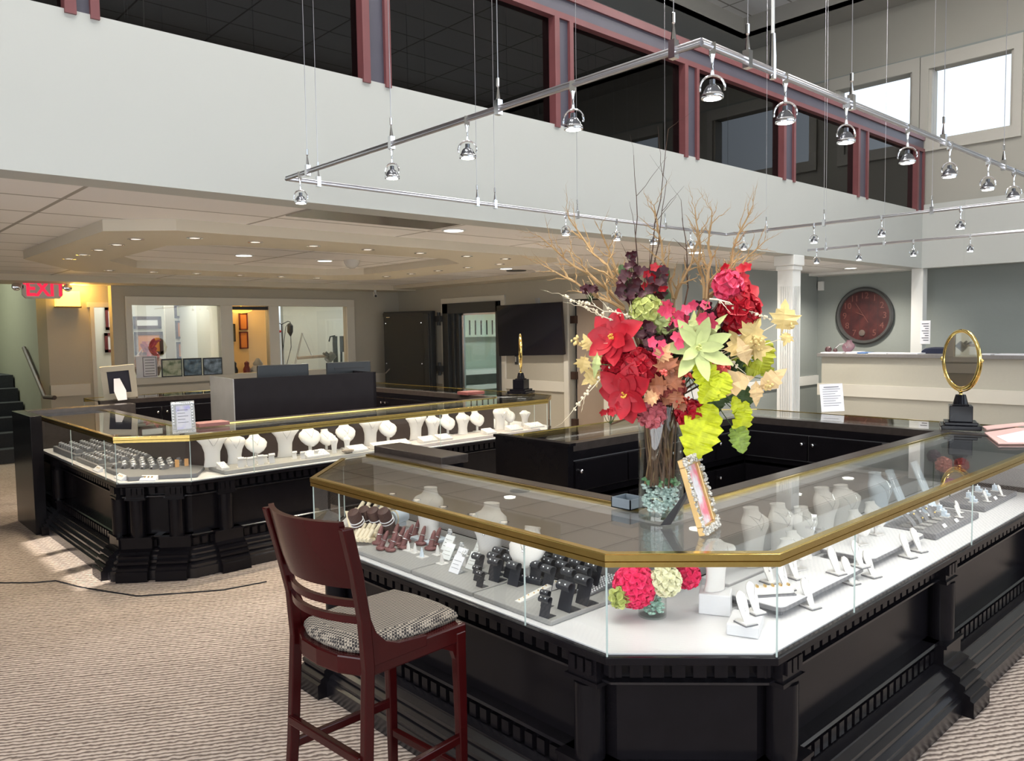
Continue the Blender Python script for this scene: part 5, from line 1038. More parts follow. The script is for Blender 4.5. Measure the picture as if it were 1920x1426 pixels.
spray('tall burgundy blossom spray at the upper left, reaching highest', (1172,470,1192,540), 6, BURG, .017); spray('burgundy blossom spray in the upper left of the bouquet', (1160,505,1245,565), 26, BURG, .022); spray('crimson blossom spray at the upper middle', (1200,500,1250,550), 10, CRIM, .020); spray('burgundy blossoms at far left in front of the beige door', (1093,538,1122,546), 6, BURG, .016)
spray('burgundy blossom spray in the bouquet middle left', (1195,605,1260,655), 18, BURG, .024, -.10); spray('pink red blossoms in the bouquet centre', (1240,570,1340,610), 13, PINKF, .025, -.10); spray('pink red blossoms left of the green poinsettia', (1215,630,1275,660), 7, PINKF, .026, -.13); spray('crimson blossom spray at the top right', (1345,500,1400,545), 12, CRIM, .024, -.03); spray('burgundy blossoms around the right centre', (1310,570,1390,640), 16, BURG, .022, -.02); spray('crimson blossoms low at the left rim', (1130,755,1160,775), 5, CRIM, .018, -.08)
MAPLE = [(0,-.5),(.04,-.18),(.22,-.30),(.20,-.18),(.42,-.12),(.33,-.02),(.50,.16),(.30,.14),(.28,.30),(.14,.18),(.12,.42),(0,.62)]
OAK = [(0,-.5)]+[((.36*math.sin(PI*min(1,f*.93+.04))**.75)*(1.0-.30*((f*5.5) % 1))+.0, -.5+1.06*f) for f in [k/22 for k in range(1, 22)]]+[(0,.58)]
LANCE = [(0,-.5),(.05,-.35),(.14,-.22),(.13,-.15),(.19,0),(.15,.06),(.16,.18),(.10,.22),(.07,.38),(0,.6)]
def leafat(m, px, size, ang, shape, dd=-.1, tw=0, fold=.25, wx=1):
    c = A(*px, dd); nn = (TOC+r0*tw+rnd(.25)).normalized(); up = (UPV-nn*UPV.dot(nn)).normalized(); up = Matrix.Rotation(ang, 3, nn) @ up; sd = up.cross(nn)
    mid = [c+up*y*size-nn*abs(y)*size*.2 for x, y in shape]
    for s in (-1, 1):
        e_ = [c+up*y*size+sd*x*s*size*wx+nn*(abs(x)*fold*size+random.uniform(-.045,.045)*size)-nn*abs(y)*size*.2 for x, y in shape]; m.loft([mid, e_] if s > 0 else [e_, mid], caps=False, closed=False)
def leaves(name, label, lst, mt, shape, dd=-.1, berries=None, wx=1):
    c = A(*lst[0][0], dd); t = thing(name, label, 'leaf spray', tuple(c)); s = MB(); base = A(1290, 700, 0)
    for i, (px, size, ang) in enumerate(lst):
        m = MB(); leafat(m, px, size, ang, shape, dd, wx=wx); m.build('leaf', mt, t); s.tube([A(*px, dd+.005), (A(*px, dd)+base)/2+rnd(.012), base], .0015, 4)
    s.build('stalk', BEAD if mt == GOLDL else DGRN, t); m = MB(); stem_into(m, base, .002); m.build('stem', STEMB, t)
    if berries:
        m = MB(); bm_, (bx_, by_), n_, R_ = berries
        for k in range(n_): m.ball(A(bx_, by_, dd-.01)+rnd(R_*random.random()), random.uniform(.004,.0065), 6)
        m.build('berries', bm_, t, smooth=1)
    return t
leaves('leaf_spray', 'large glossy lime leaf hanging beside the vase', [((1316,805),.20,PI-.35)], LIME, OAK, -.13, wx=1.05)
leaves('leaf_spray', 'pair of bright lime leaves under the green poinsettia', [((1322,700),.125,.4+PI),((1352,722),.105,-.5+PI),((1330,730),.10,2.6)], LIME, OAK, -.16, wx=1.1)
leaves('leaf_spray', 'lime leaf trailing down at the right over the dark well', [((1392,785),.13,PI-.25),((1383,765),.09,PI+.3)], LIME, OAK, -.08, wx=.8)
leaves('leaf_spray', 'green veined leaf at the lowest tip of the trailing spray', [((1386,818),.105,PI+.2)], mat('veined_green', (.22,.32,.05), .5, var=.6, scale=90), OAK, -.09, wx=1.05)
leaves('leaf_spray', 'yellow green leaves at the right edge of the bouquet', [((1432,670),.12,-.25),((1440,700),.08,.5),((1405,690),.09,1.2),((1380,680),.08,2)], mat('yellow_green_leaf', (.40,.44,.03), .5, var=.5, scale=40), OAK, -.03)
leaves('leaf_spray', 'dark green leaves under the lime leaves', [((1345,745),.10,PI),((1330,745),.08,2.4),((1395,745),.10,2.9),((1370,735),.10,2.2)], DGRN, OAK, -.04)
leaves('maple_leaf_spray', 'gold maple leaf detached to the right in front of the column', [((1470,598),.115,-.1),((1475,632),.055,2.8)], GOLDL, MAPLE, -.12, (GOLDL,(1486,612),7,.01))
leaves('maple_leaf_spray', 'gold maple leaves at the upper right of the bouquet', [((1388,650),.12,.5),((1408,625),.11,-.6),((1420,655),.09,-1.5)], GOLDL, MAPLE, -.10, (GOLDL,(1418,640),26,.035))
leaves('maple_leaf_spray', 'long cream leaves pointing to the lower right', [((1372,718),.16,1.9),((1447,712),.12,-.95),((1418,735),.085,PI),((1395,660),.10,.3)], mat('cream_leaf', (.62,.44,.22), .55, var=.2), LANCE, -.13, (GOLDL,(1440,722),16,.02), wx=1.6)
leaves('maple_leaf_spray', 'pale gold leaves and berries hanging at the left edge', [((1103,645),.07,.4),((1094,680),.07,2.9),((1112,705),.085,2.2),((1120,668),.06,2.8)], GOLDL, MAPLE, -.05, (GOLDL,(1082,640),20,.022))
leaves('maple_leaf_spray', 'rust maple leaves in the lower centre of the bouquet', [((1250,685),.095,.3),((1236,722),.085,1.6),((1262,715),.085,-.8),((1225,738),.07,2.2),((1278,690),.08,-.3),((1268,745),.07,3)], RUST, MAPLE, -.15, (BERRY,(1288,703),16,.026))
leaves('maple_leaf_spray', 'tan maple leaves with orange berries left of centre', [((1243,665),.075,-.5),((1222,745),.065,1.9)], mat('tan_leaf', (.50,.27,.13), .6, var=.3), MAPLE, -.17, (CORAL,(1245,700),12,.022))
leaves('leaf_spray', 'round dark green leaves at the upper left of the bouquet', [((1245,515),.07,0),((1170,510),.06,.5),((1245,550),.06,1),((1220,665),.05,2),((1275,600),.06,-1)], DGRN, [(0,-.5),(.2,-.35),(.3,-.1),(.28,.2),(.15,.42),(0,.5)], -.02)
leaves('leaf_spray', 'long pale green leaves pointing up from the green poinsettia', [((1300,612),.11,0),((1335,615),.12,-.75),((1118,682),.09,3.0)], PALEG, LANCE, -.13)
leaves('leaf_spray', 'red berry spray over the vase mouth', [((1280,762),.04,2),((1250,752),.04,1)], RUST, MAPLE, -.12, (BERRY,(1280,752),18,.035))
# ================================================================= REAR AND SIDE OF THE ROOM
# television
TL, TR, BR_, BL_ = onp(931,573,0,7.95), onp(1051,566,0,7.95), onp(1057,665,0,8.10), onp(936,667,0,8.10)
t = thing('television', 'black flat television tilted down from the rear wall by the vault door', 'television', tuple((TL+BR_)/2)); m = MB(); nn = (BL_-TL).cross(TR-TL).normalized(); nn = nn if nn.x > 0 else -nn
m.loft([[TL, TR, BR_, BL_], [q+nn*.045 for q in (TL, TR, BR_, BL_)]]); m.build('screen', SCREEN, t)
m = MB(); c = (TL+BR_)/2; m.box(c.x+.05, 8.228, c.y-.05, c.y+.05, c.z-.1, c.z+.1); m.box(8.19, 8.23, c.y-.03, c.y+.03, 2.08, 2.17); m.build('wall_bracket', mat('bracket_grey', (.4,.4,.4), .4, var=.1), t)
# vault door frame, open leaf, inner glass door
t = thing('vault_door', 'dark grey steel vault door standing open against the rear wall', 'vault door', (8.15, 10.7, 0))
m = MB(); m.box(8.16, 8.30, 10.47, 10.62, 0, 2.16); m.box(8.16, 8.40, 9.18, 9.26, 0, 2.16); m.box(8.16, 8.40, 9.18, 10.62, 1.99, 2.16); m.box(8.22,8.32,10.38,10.47,0,2.05); m.box(8.26,8.34,10.30,10.38,0,2.03); m.build('frame', STEELD, t, bevel=.006)
a = Vector((8.10, 10.76, 0)); b = Vector((7.76, 11.72, 0)); d = (b-a); L = d.length; ang_ = math.atan2(d.y, d.x); mm = RZ(ang_, a)
m = MB(); m.box(.0, L, -.03, .07, .03, 2.05, mm); m.box(.0, .16, .07, .11, .05, 2.03, mm); m.box(.03,.12,.11,.14,.07,2.0,mm); m.box(0,L,.07,.09,1.96,2.03,mm); lf = m.build('door_leaf', STEELD, t, bevel=.006)
m = MB()
for x in (.22, L-.05):
    for z in (.4, 1.15, 1.85): m.ball(mm @ Vector((x, .075, z)), .014, 5)
m.build('bolts', SILV, lf); m = MB(); m.box(L-.14, L-.07, .07, .08, 1.95, 1.975, mm); m.build('maker_plate', SILV, lf)
m = MB(); m.tube([mm @ Vector((L-.04,.09,.98)), mm @ Vector((L-.16,.13,1.06))], .014, 8); m.build('handle', SILV, lf)
for z in (.95, 1.80): m = MB(); m.tube([(8.13,10.68,z),(8.13,10.68,z+.22)], .028, 10); m.box(8.10, 8.17, 10.62, 10.74, z+.06, z+.16); m.build('hinge', STEELD, t)
t = thing('inner_glass_door', 'glass inner door of the vault with a thin silver frame', 'glass door', (8.45, 9.7, 0)); m = MB(); m.box(8.30, 8.33, 10.22, 10.28, 0, 1.99); m.box(8.30, 8.33, 9.26, 9.30, 0, 1.99); m.box(8.30, 8.33, 9.26, 10.28, 1.96, 1.99); m.build('frame', RAILM, t); m = MB(); m.quad((8.315,9.3,0),(8.315,10.22,0),(8.315,10.22,1.96),(8.315,9.3,1.96)); m.build('pane', GLW, t)
VG = mat('vault_green', (.42,.50,.44), .5, var=.03); m = MB(); m.box(11.2, 11.3, 6.1, 13.4, 0, 2.5); m.box(8.37, 11.3, 11.9, 12.0, 0, 2.5); m.box(8.37,11.3,8.6,8.7,0,2.5); m.box(8.37, 11.3, 6.05, 12, 2.46, 2.5); struct('wall_vault', m, VG)
t = thing('vault_shelving', 'pale green vertical slatted shelving inside the vault', 'shelving', (10.6, 11, 0)); m = MB(); m.box(8.6, 11.1, 11.7, 11.88, 1.58, 2.02); m.build('upper_cabinet', mat('pale_green_panel', (.60,.70,.60), .5, var=.02), t)
for k in range(13): m = MB(); m.box(9.2+.145*k, 9.222+.145*k, 11.685, 11.70, 1.62, 1.90); m.build('slat_gap', STEELD, t)
m = MB(); m.box(8.6, 11.1, 11.4, 11.88, .87, .95); m.box(8.6, 11.1, 11.4, 11.88, .58, .66); m.build('shelf', mat('pale_shelf', (.70,.74,.72), .5, var=.02), t)
m = MB(); m.box(8.6, 11.1, 11.8, 11.86, .66, .87); m.build('ribbed_back', mat('ribbed_grey', (.22,.25,.25), .5, var=.2), t)
lamp('vault_lamp', 'AREA', (9.8, 10.2, 2.40), 34, (.88,1,.92), (0,0,-1), 1.2, .6)
# beige door
t = struct('door_1', MB().box(8.30, 8.345, 7.10, 7.66, .02, 2.10), mat('beige_door', (.33,.26,.205), .45, var=.05)); 
for z in (.30, .98, 1.78): m = MB(); m.box(8.24, 8.30, 7.64, 7.73, z, z+.11); m.build('hinge', mat('bronze_hinge', (.07,.04,.03), .4, metal=.5, var=.1), t)
m = MB(); m.box(8.36, 8.40, 7.0, 7.8, 0, 2.12); m.build('gap_shade_sheet', DARKR, t)  # dark sheet standing for the shade in the door gap
t = thing('wall_switch', 'small dark switch plate with silver key lock under the television', 'switch', (8.22, 8.86, 1.28)); m = MB(); c = onp(968, 672, 0, 8.22); m.box(8.215, 8.23, c.y-.03, c.y+.03, c.z-.09, c.z+.07); m.build('plate', STEELD, t); m = MB(); m.box(8.205, 8.215, c.y-.015, c.y+.015, c.z-.05, c.z+.03); m.build('lock', SILV, t)
# wall clock
c = Vector((11.99, 5.155, 1.83)); t = thing('wall_clock', 'big round wall clock with maroon face and grey rim', 'clock', tuple(c)); F = facing((-1,0,0), c); R = .43
m = MB(); m.lathe([(R-.055,.0),(R,.0),(R+.005,.03),(R-.02,.05),(R-.05,.045),(R-.06,.015),(R-.055,0)], (0,0,0), 56, F); 
m.build('rim', mat('pewter_rim', (.085,.085,.085), .4, metal=.4, var=.2), t, smooth=.6); m = MB(); m.lathe([(.001,.01),(R-.05,.01),(R-.05,.014),(.001,.014)], (0,0,0), 48, F)
m.build('face', patmat('maroon_plank', [(.035,.006,.008),(.055,.010,.011),(.075,.016,.015)], 7, .5), t); NUM = mat('clock_numeral', (.16,.06,.05), .5, var=.1)
for k in range(1, 13):
    if k == 6: continue
    a = PI/2-k*PI/6; text('numeral', str(k), .13, NUM, t, F @ Matrix.Translation((.30*math.cos(a), .30*math.sin(a), .016)))
m = MB(); m.tube([F @ Vector((.06,-.10,.022)), F @ Vector((-.13,.19,.022))], .004, 4); m.build('minute_hand', NUM, t); m = MB(); m.tube([F @ Vector((0,0,.026)), F @ Vector((-.13,.055,.026))], .005, 4); m.build('hour_hand', NUM, t)
m = MB(); m.lathe([(.05,.016),(.045,.03),(.02,.036),(.001,.036)], (0,0,0), 20, F @ Matrix.Translation((-.03,-.26,0))); m.build('pendulum_bob', mat('bob', (.25,.20,.18), .3, metal=.7, var=.1), t, smooth=.8)
m = MB()
for x in (-.2,-.07,.07,.2): m.box(x-.002, x+.002, -.33, .33, .0142, .0148, F)
m.build('plank_lines', BLACKP, t)
# reception top clutter
ZH = 1.3152
t = thing('necklace_bust', 'mauve neck bust with pendant on the half wall under the clock', 'jewelry bust', (10.62, 4.93, ZH)); c = onp(1591, 660, 0, 10.6); m = MB(); M4 = Matrix.Translation((10.6, c.y, ZH)) @ Matrix.Rotation(PI, 4, 'Z') @ Matrix.Scale(1.05, 4); m.loft([[M4 @ p for p in ell(cx, hx, hy, z)] for z, cx, hx, hy in RB]); m.build('body', mat('mauve_bust', (.16,.085,.11), .5, var=.1), t, smooth=1); m = MB(); m.ball((10.55, c.y, ZH+.08), .008, 6); m.tube([M4 @ Vector((.035,-.03,.11)), M4 @ Vector((.047,0,.06)), M4 @ Vector((.035,.03,.11))], .0015, 4); m.build('pendant', SILV, t)
for i, (x0, x1, h, mt, lb) in enumerate(((1543,1585,.012,PAPER,'white papers at the left end of the half wall'),(1590,1612,.02,PAPER,'folded white paper beside the mauve bust'),(1612,1628,.014,mat('blue_folder',(.05,.16,.42),.5,var=.1),'small blue folder on the half wall'),(1632,1668,.012,PAPER,'white papers in the middle of the half wall'),(1668,1726,.012,PAPER,'long white papers left of the navy bag'),(1775,1800,.012,PAPER,'white paper right of the navy bag'),(1835,1862,.010,PAPER,'white paper behind the gold mirror'),(1868,1925,.012,PAPER,'white papers at the right end of the half wall'))):
    a = onp(x0, 657, 0, 10.5); b = onp(x1, 657, 0, 10.5); t = thing('loose_papers', lb, 'papers', (10.5, (a.y+b.y)/2, ZH)); m = MB(); m.box(10.42, 10.68, b.y+.005, a.y-.005, ZH, ZH+h); m.build('sheets', mt, t)
a = onp(1722, 655, 0, 10.6); b = onp(1806, 655, 0, 10.6); t = thing('navy_bag', 'flat navy blue bag lying on the half wall behind the gold mirror', 'bag', (10.8, (a.y+b.y)/2, ZH)); m = MB(); m.loft([[Vector((10.70+w, a.y+(b.y-a.y)*f, ZH+.0005+z*hh)) for w, z in ((0,0),(0,.06),(.06,.075),(.2,.075),(.24,.05),(.24,0))] for f, hh in ((0,.5),(.06,.9),(.2,1.05),(.5,1),(.8,.95),(.95,.9),(1,.5))]); m.build('body', mat('navy_fabric', (.008,.013,.04), .7, var=.2), t, smooth=1)
t = thing('decor_toy', 'small dark and red desk ornament at the left end of the half wall', 'ornament', (10.6, 4.98, ZH)); c = onp(1553, 655, 0, 10.62); m = MB(); m.ball((10.62, c.y, ZH+.045), .045, 8); m.ball((10.62, c.y-.10, ZH+.03), .03, 8); m.build('body', mat('ornament_dark', (.06,.02,.025), .5, var=.6, scale=60), t); m = MB(); m.tube([(10.62,c.y-.08,ZH+.05),(10.62,c.y-.16,ZH+.12),(10.62,c.y-.22,ZH+.13)], .008, 6); m.build('arm', SILV, t)
t = thing('notice_strip', 'narrow white notice taped low on the white post by the clock', 'notice', tuple(onp(1736, 610, 0, 11.42))); a = onp(1726, 607, 0, 11.425); b = onp(1744, 644, 0, 11.425); m = MB(); m.box(11.42, 11.4285, b.y, a.y, 1.42, 1.74); m.build('sheet', PAPER, t); m = MB()
for k in range(8): m.box(11.418, 11.42, b.y+.02, a.y-.02-.02*(k % 3), 1.69-.032*k, 1.70-.032*k)
m.build('printed_lines', INK, t)
t = thing('alarm_sensor', 'small white alarm sensor on the wall left of the clock', 'sensor', tuple(onp(1540, 537, 0, 11.97))); c = onp(1540, 536, 0, 11.98); m = MB(); m.box(11.94, 12.0, c.y-.04, c.y+.04, c.z-.07, c.z+.07); m.build('housing', TRIMW, t, bevel=.006)
# EXIT sign, sconce, passage, stairs
t = thing('exit_sign', 'white EXIT sign with red letters, left arrow and two lamp heads', 'exit sign', tuple(onp(80, 540, 1, 11.98))); c = onp(80, 541, 1, 11.98); F = facing((0,-1,0), (c.x, 11.98, c.z+.02)); m = MB(); m.prism([(-.24,-.10),(-.20,-.15),(.20,-.15),(.24,-.10),(.24,.11),(-.24,.11)], -.05, 0, F); m.build('housing', mat('exit_housing', (.72,.68,.62), .4, var=.02), t, bevel=.004)
text('letters', 'EXIT', .27, mat('exit_red', (.85,.01,.04), .4, emit=(1,.02,.08), es=.9, var=.02), t, F @ Matrix.Translation((.04,-.03,.002)) @ Matrix.Scale(.86, 4, (1,0,0)), bold=.008); text('arrow', '<', .16, MATS['exit_red'], t, F @ Matrix.Translation((-.185,.035,.002)))
for s in (-1, 1): m = MB(); m.lathe([(.03,-.03),(.055,0),(.055,.02),(.045,.028),(.001,.03)], (0,0,0), 16, F @ Matrix.Translation((s*.30,.0,-.02))); m.box(s*.24-.02, s*.24+.02, -.02, .02, -.04, 0, F); m.build('lamp_head', CHROME, t, smooth=.8)
a = onp(104, 545, 1, 12.2); b = onp(150, 577, 1, 12.2); t = thing('wall_sconce', 'glowing amber box sconce on the wall right of the exit sign', 'wall lamp', ((a.x+b.x)/2, 12.25, b.z)); m = MB(); m.box(a.x, b.x, 12.16, 12.28, b.z+.02, a.z); m.build('shade', mat('amber_glow', (1,.75,.2), .4, emit=(1,.62,.10), es=3.2), t); m = MB(); m.box(a.x-.01, b.x+.01, 12.15, 12.29, b.z, b.z+.02); m.build('frame', mat('bronze', (.12,.07,.03), .4, metal=.6, var=.1), t)
lamp('sconce_lamp', 'POINT', ((a.x+b.x)/2, 12.05, a.z+.06), 16, (1,.55,.12), soft=.08); lamp('passage_lamp', 'POINT', (3.05, 12.15, 2.38), 7, (1,.55,.12), soft=.08)
for a, b, lb, r in (((45,652,0,2.46),(84,744,0,2.46),'dark wooden handrail running down the olive side wall of the stairs', .03),((-40,682,1,15.12),(50,626,1,15.12),'dark wooden handrail on the far stair wall', .03)):
    p = onp(*a); q = onp(*b); t = thing('handrail', lb, 'handrail', tuple(p)); m = MB(); m.tube([p, q]+([q+Vector((.06,-.25,0))] if a[2] == 0 else []), r, 8); m.build('rail', mat('handrail_wood', (.07,.045,.035), .35, var=.3), t); m = MB(); c = (p+q)/2; m.tube([c, c+(Vector((.04,0,-.05)) if a[2] == 0 else Vector((0,.08,-.06)))], .012, 6); m.build('bracket', STEELD, t)
t = thing('staircase', 'dark carpeted stairs at the far left', 'stairs', (1, 12.5, 0)); 
for k in range(6): m = MB(); m.box(-1.5, 2.48, 12.45+.3*k, 12.75+.3*k if k < 5 else 15.19, 0, .19*(k+1)); m.build('step', mat('stair_carpet', (.035,.038,.042), .9, var=.3, scale=50), t)
lamp('stair_lamp', 'AREA', (1.0, 13.8, 3.4), 75, (.95,1,.85), (0,0,-1), 1.5, 1.0)
# offices
def frm(label, x0, y0, x1, y1, Y, fm, pm, bord=.12, grp=None):
    a = onp(x0, y0, 1, Y); b = onp(x1, y1, 1, Y); t = thing('framed_certificate', label, 'framed certificate', ((a.x+b.x)/2, Y, b.z), 0, grp); w = (b.x-a.x)*bord; m = MB(); z0, z1 = b.z, a.z
    m.box(a.x, b.x, Y-.03, Y, z0, z0+w); m.box(a.x, b.x, Y-.03, Y, z1-w, z1); m.box(a.x, a.x+w, Y-.03, Y, z0, z1); m.box(b.x-w, b.x, Y-.03, Y, z0, z1); m.build('frame', fm, t); m = MB(); m.box(a.x+w, b.x-w, Y-.012, Y-.006, z0+w, z1-w); m.build('sheet', pm, t)
FD = mat('dark_frame', (.07,.035,.03), .4, var=.2); FRD = mat('red_brown_frame', (.14,.02,.018), .35, var=.2); OR = mat('orange_certificate', (.62,.22,.05), .6, var=.1); CR = mat('cream_certificate', (.66,.64,.46), .6, var=.08); MATW = mat('white_mat', (.8,.8,.8), .6, var=.02)
frm('certificate frame with white mat, upper left in the office window', 249,593,302,616,13.98,FD,MATW); frm('wide orange certificate behind the gift basket', 251,622,306,664,13.98,FD,OR)
frm('cream certificate at the top of the office column of frames', 326,570,360,596,13.98,FD,CR); frm('orange certificate in the middle of the office column of frames', 328,601,361,634,13.98,FD,OR); frm('orange certificate at the bottom of the office column of frames', 330,641,362,671,13.98,FD,OR)
frm('upper red brown frame seen through the narrow passage door', 196,576,216,618,13.4,FRD,MATW,.3); frm('lower red brown frame seen through the narrow passage door', 195,624,216,660,13.4,FRD,MATW,.3)
m = MB(); m.box(2.62, 4.0, 13.4, 13.45, 0, 2.5); struct('wall_passage_end', m, WALLO)
frm('upper amber certificate in the narrow middle window', 447,586,464,618,12.94,FRD,OR,.12); frm('lower amber certificate in the narrow middle window', 448,622,465,653,12.94,FRD,OR,.12); frm('slim dark frame at the left of the narrow middle window', 434,607,441,640,12.94,FD,mat('slate', (.10,.11,.10), .5, var=.2),.12)
lamp('office_lamp', 'AREA', (4.2, 13.0, 2.44), 19, (1,.98,.88), (0,0,-1), 1.2, .8); lamp('amber_lamp', 'AREA', (5.6, 12.5, 2.40), 9, (1,.72,.36), (0,0,-1), .5, .4); lamp('workshop_lamp', 'AREA', (7.2, 13.0, 2.44), 13, (1,1,.92), (0,0,-1), 1.6, .8)
lamp('passage_room_lamp', 'POINT', (3.3, 12.9, 2.3), 1.5, (1,.97,.88), soft=.1)
t = thing('pendant_bowl_lamp', 'glowing yellow bowl lamp in the narrow middle window', 'ceiling light', tuple(onp(452, 580, 1, 12.6))); c = onp(452, 577, 1, 12.6); m = MB(); m.lathe([(.20,0),(.17,-.05),(.09,-.08),(.001,-.09)], c, 24); m.lathe([(.01,0),(.01,.2)], c, 8); m.build('bowl', mat('bowl_glow', (1,.7,.15), .4, emit=(1,.60,.08), es=2.2), t, smooth=1)
a = onp(433, 574, 1, 12.04); b = onp(503, 581, 1, 12.04); t = thing('roller_shutter_box', 'black roller shutter box across the top of the narrow middle window', 'shutter', ((a.x+b.x)/2, 12.04, b.z)); m = MB(); m.box(a.x+.01, b.x, 12.0, 12.08, b.z, a.z); m.build('box', BLACKP, t)
# three landscape screens and notice on the sill
for i, (x0, x1, cols, lb) in enumerate(((302,342,[(.10,.16,.08),(.45,.50,.36),(.60,.62,.50)],'left of the three small landscape pictures on the office sill'),(343,379,[(.03,.05,.06),(.12,.20,.28),(.30,.38,.40)],'middle of the three small landscape pictures on the office sill'),(380,417,[(.03,.05,.06),(.20,.28,.36),(.42,.52,.70)],'right of the three small landscape pictures on the office sill'))):
    a = onp(x0, 670-.8*i, 1, 11.96); b = onp(x1, 701-1.6*i, 1, 11.96); t = thing('landscape_picture', lb, 'picture', ((a.x+b.x)/2, 11.95, b.z)); m = MB(); m.box(a.x, b.x, 11.955, 11.975, 1.091, 1.091+a.z-b.z+.01); m.build('frame', BLACKP, t); m = MB(); m.box(a.x+.015, b.x-.015, 11.952, 11.955, 1.105, 1.08+a.z-b.z); m.build('picture', patmat('landscape_%s' % ORD[i], cols, 9), t)
a = onp(268, 668, 1, 11.965); b = onp(298, 701, 1, 11.965); t = thing('certificate_sheet', 'printed certificate sheet taped inside the office window corner', 'notice', ((a.x+b.x)/2, 11.96, b.z)); m = MB(); m.box(a.x-.08, b.x, 12.02, 12.024, 1.092, a.z); m.build('sheet', PAPER, t); m = MB()
for k in range(6): m.box(a.x+.04, b.x-.04, 12.018, 12.02, a.z-.06-.04*k, a.z-.052-.04*k)
m.box(a.x+.01,b.x-.01,12.018,12.02,a.z-.02,a.z-.012); m.box(a.x+.01,b.x-.01,12.018,12.02,1.11,1.118); m.box(a.x+.01,a.x+.018,12.018,12.02,1.11,a.z-.012); m.box(b.x-.018,b.x-.01,12.018,12.02,1.11,a.z-.012); m.build('printed_border', INK, t)
c = onp(275, 640, 1, 12.4); t = thing('gift_basket', 'cellophane wrapped gift basket with a pink bow in the office window', 'gift basket', (c.x, 12.4, 1.0)); m = MB(); m.lathe([(.16,0),(.20,.12),(.18,.14)], (c.x, 12.4, 1.10), 16, sy=.6); m.build('basket', mat('basket_brown', (.22,.15,.12), .6, var=.5, scale=40), t); m = MB()
for k in range(22): q = Vector((c.x, 12.33, 1.50))+rnd(.05); petal(m, q, Vector((0,-1,.2))+rnd(.6), rnd(), random.uniform(.09,.17), .06, .6, 0, 4)
m.build('pink_bow', mat('pink_ribbon', (.70,.16,.20), .4, var=.3), t); m = MB(); m.lathe([(.18,.12),(.22,.25),(.08,.40),(.03,.44),(.07,.52)], (c.x, 12.4, 1.10), 14, sy=.6); m.build('cellophane', glass('cellophane', (.95,.75,.75), 2.5, .15), t)
m = MB(); x0 = onp(310, 600, 1, 13.0).x; x1 = onp(327, 600, 1, 13.0).x; m.box(x0, x1, 13.0, 13.05, 0, 2.5); struct('trim_10', m, WALLB)
# workshop window, lamp stand, microscope
a = onp(550, 577, 1, 14.12); b = onp(577, 690, 1, 14.12); t = struct('window_7', MB().box(a.x, b.x, 14.14, 14.15, b.z, a.z), mat('blind_daylight', (.9,.9,.9), .6, emit=(1,1,.97), es=1.4)); 
m = MB()
for k in range(34): z = b.z+(a.z-b.z)*k/34; m.box(a.x, b.x, 14.10, 14.125, z, z+.004)
m.build('blind_slats', mat('blind_grey', (.55,.55,.52), .5, var=.02), t)
def G(px, py, y): return onp(px, py, 1, y)
t = thing('tool_stand', 'black pole stand with hanging handpiece and red knob in the workshop window', 'tool stand', tuple(G(531,690,12.6))); m = MB(); m.tube([G(531,700,12.6), G(530,650,12.6), G(528,607,12.6)], .009, 6); m.tube([G(520,604,12.6), G(528,608,12.6), G(540,602,12.6), G(545,604,12.6)], .007, 6); m.build('pole', BLACKP, t); m = MB(); m.tube([G(544,605,12.6), G(544,610,12.6), G(544,622,12.6), G(545,630,12.6)], [.01,.05,.05,.01], 10); m.build('motor', STEELD, t); m = MB(); m.tube([G(545,630,12.6), G(546,650,12.6), G(536,690,12.6)], .006, 5); m.tube([G(541,606,12.6), G(536,612,12.6), G(530,660,12.6)], .005, 5); m.build('flex_shaft', BLACKP, t); m = MB(); m.ball(G(525,621,12.58), .022, 8); m.build('knob', mat('red_knob', (.6,.02,.02), .4, var=.1), t)
t = thing('swing_arm_lamp', 'thin A shaped swing arm lamp in the workshop window', 'desk lamp', tuple(G(552,690,12.7))); m = MB(); m.tube([G(551,690,12.7), G(566,624,12.7), G(585,668,12.7)], .007, 5); m.tube([G(553,690,12.72), G(568,624,12.72)], .005, 5); m.build('arms', RAILM, t); m = MB(); m.tube([G(558,671,12.7), G(612,667,12.7)], .028, 8); m.build('shade', mat('lamp_tan', (.40,.33,.26), .4, var=.1), t)
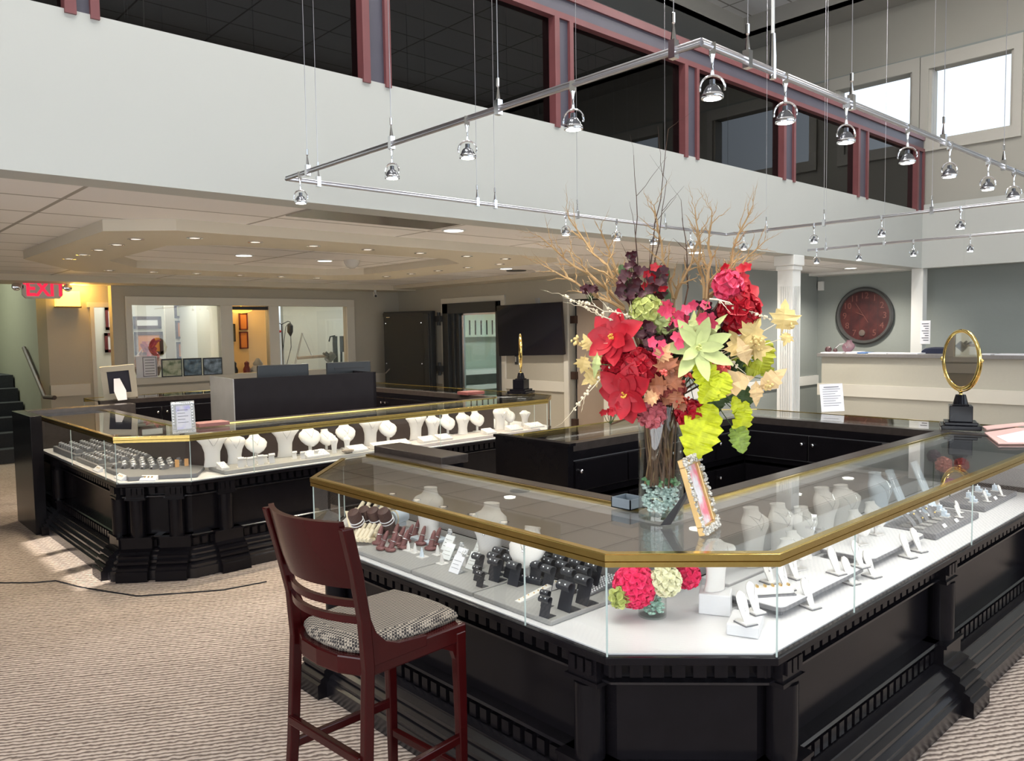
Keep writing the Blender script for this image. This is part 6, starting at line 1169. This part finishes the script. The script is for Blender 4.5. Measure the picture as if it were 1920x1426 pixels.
t = thing('microscope', 'black stereo microscope on its stand in the workshop window', 'microscope', tuple(G(628,690,12.6))); m = MB(); m.tube([G(630,692,12.6), G(628,645,12.6), G(628,630,12.6)], .045, 8); m.box(G(622,0,12.6).x, G(633,0,12.6).x, 12.55, 12.68, G(0,650,12.6).z if 0 else G(628,660,12.6).z, G(628,630,12.6).z); m.build('column', STEELD, t); m = MB(); m.tube([G(614,676,12.5), G(625,664,12.5)], .07, 10); m.tube([G(606,662,12.45), G(616,668,12.45)], .022, 8); m.tube([G(611,660,12.5), G(618,667,12.5)], .022, 8); m.build('head', mat('scope_grey', (.16,.16,.15), .4, var=.3), t); m = MB(); m.tube([G(617,640,12.6), G(619,631,12.6), G(628,629,12.6)], .012, 6); m.tube([G(640,690,12.7), G(640,655,12.7)], .02, 6); m.build('arm', BLACKP, t)
t = thing('work_counter', 'white work counter behind the office windows', 'counter', (5.3, 12.5, 0)); m = MB(); m.box(3.5, 4.99, 12.2, 12.75, 1.02, 1.06); m.build('worktop', MATW, t); t = thing('work_counter', 'white work counter below the workshop window with the microscope', 'counter', (7.0, 12.5, 0)); m = MB(); m.box(5.95, 8.1, 12.2, 12.9, 1.0, 1.05); m.build('worktop', MATW, t)
for i, (px, w) in enumerate(((440,.05),(463,.06),(484,.12))):
    c = G(px, 690, 12.5); t = thing('desk_clutter', ['small dark figure on the ledge of the narrow middle window','dark red figure on the ledge of the narrow middle window','grey draped bag on the ledge of the narrow middle window'][i], 'ornament', (c.x, 12.5, 1.06)); m = MB(); m.lathe([(w,0),(w*1.1,.06),(w*.6,.12),(w*.7,.17 if i < 2 else .15),(w*.2,.24 if i == 2 else .2)], (c.x, 12.5, 1.062), 10); m.build('body', [BLACKP, FRD, mat('drape_grey', (.26,.25,.24), .7, var=.1)][i], t, smooth=1)
m = MB(); m.box(5.1, 5.85, 12.3, 12.8, 1.0, 1.06); t = thing('ledge_shelf', 'narrow shelf under the amber room window', 'shelf', (5.4, 12.5, 1)); m.build('board', MATW, t)
# cord on the carpet
t = thing('floor_cord', 'thin dark cord lying across the carpet at the left', 'cord', tuple(P(60,1092,0))); m = MB(); m.tube([P(x, y, .004) for x, y in ((-60,1090),(0,1092),(60,1092),(105,1088),(150,1100),(200,1108),(260,1117),(330,1112),(420,1105),(500,1090))], .0045, 6); m.build('cord', BLACKP, t)
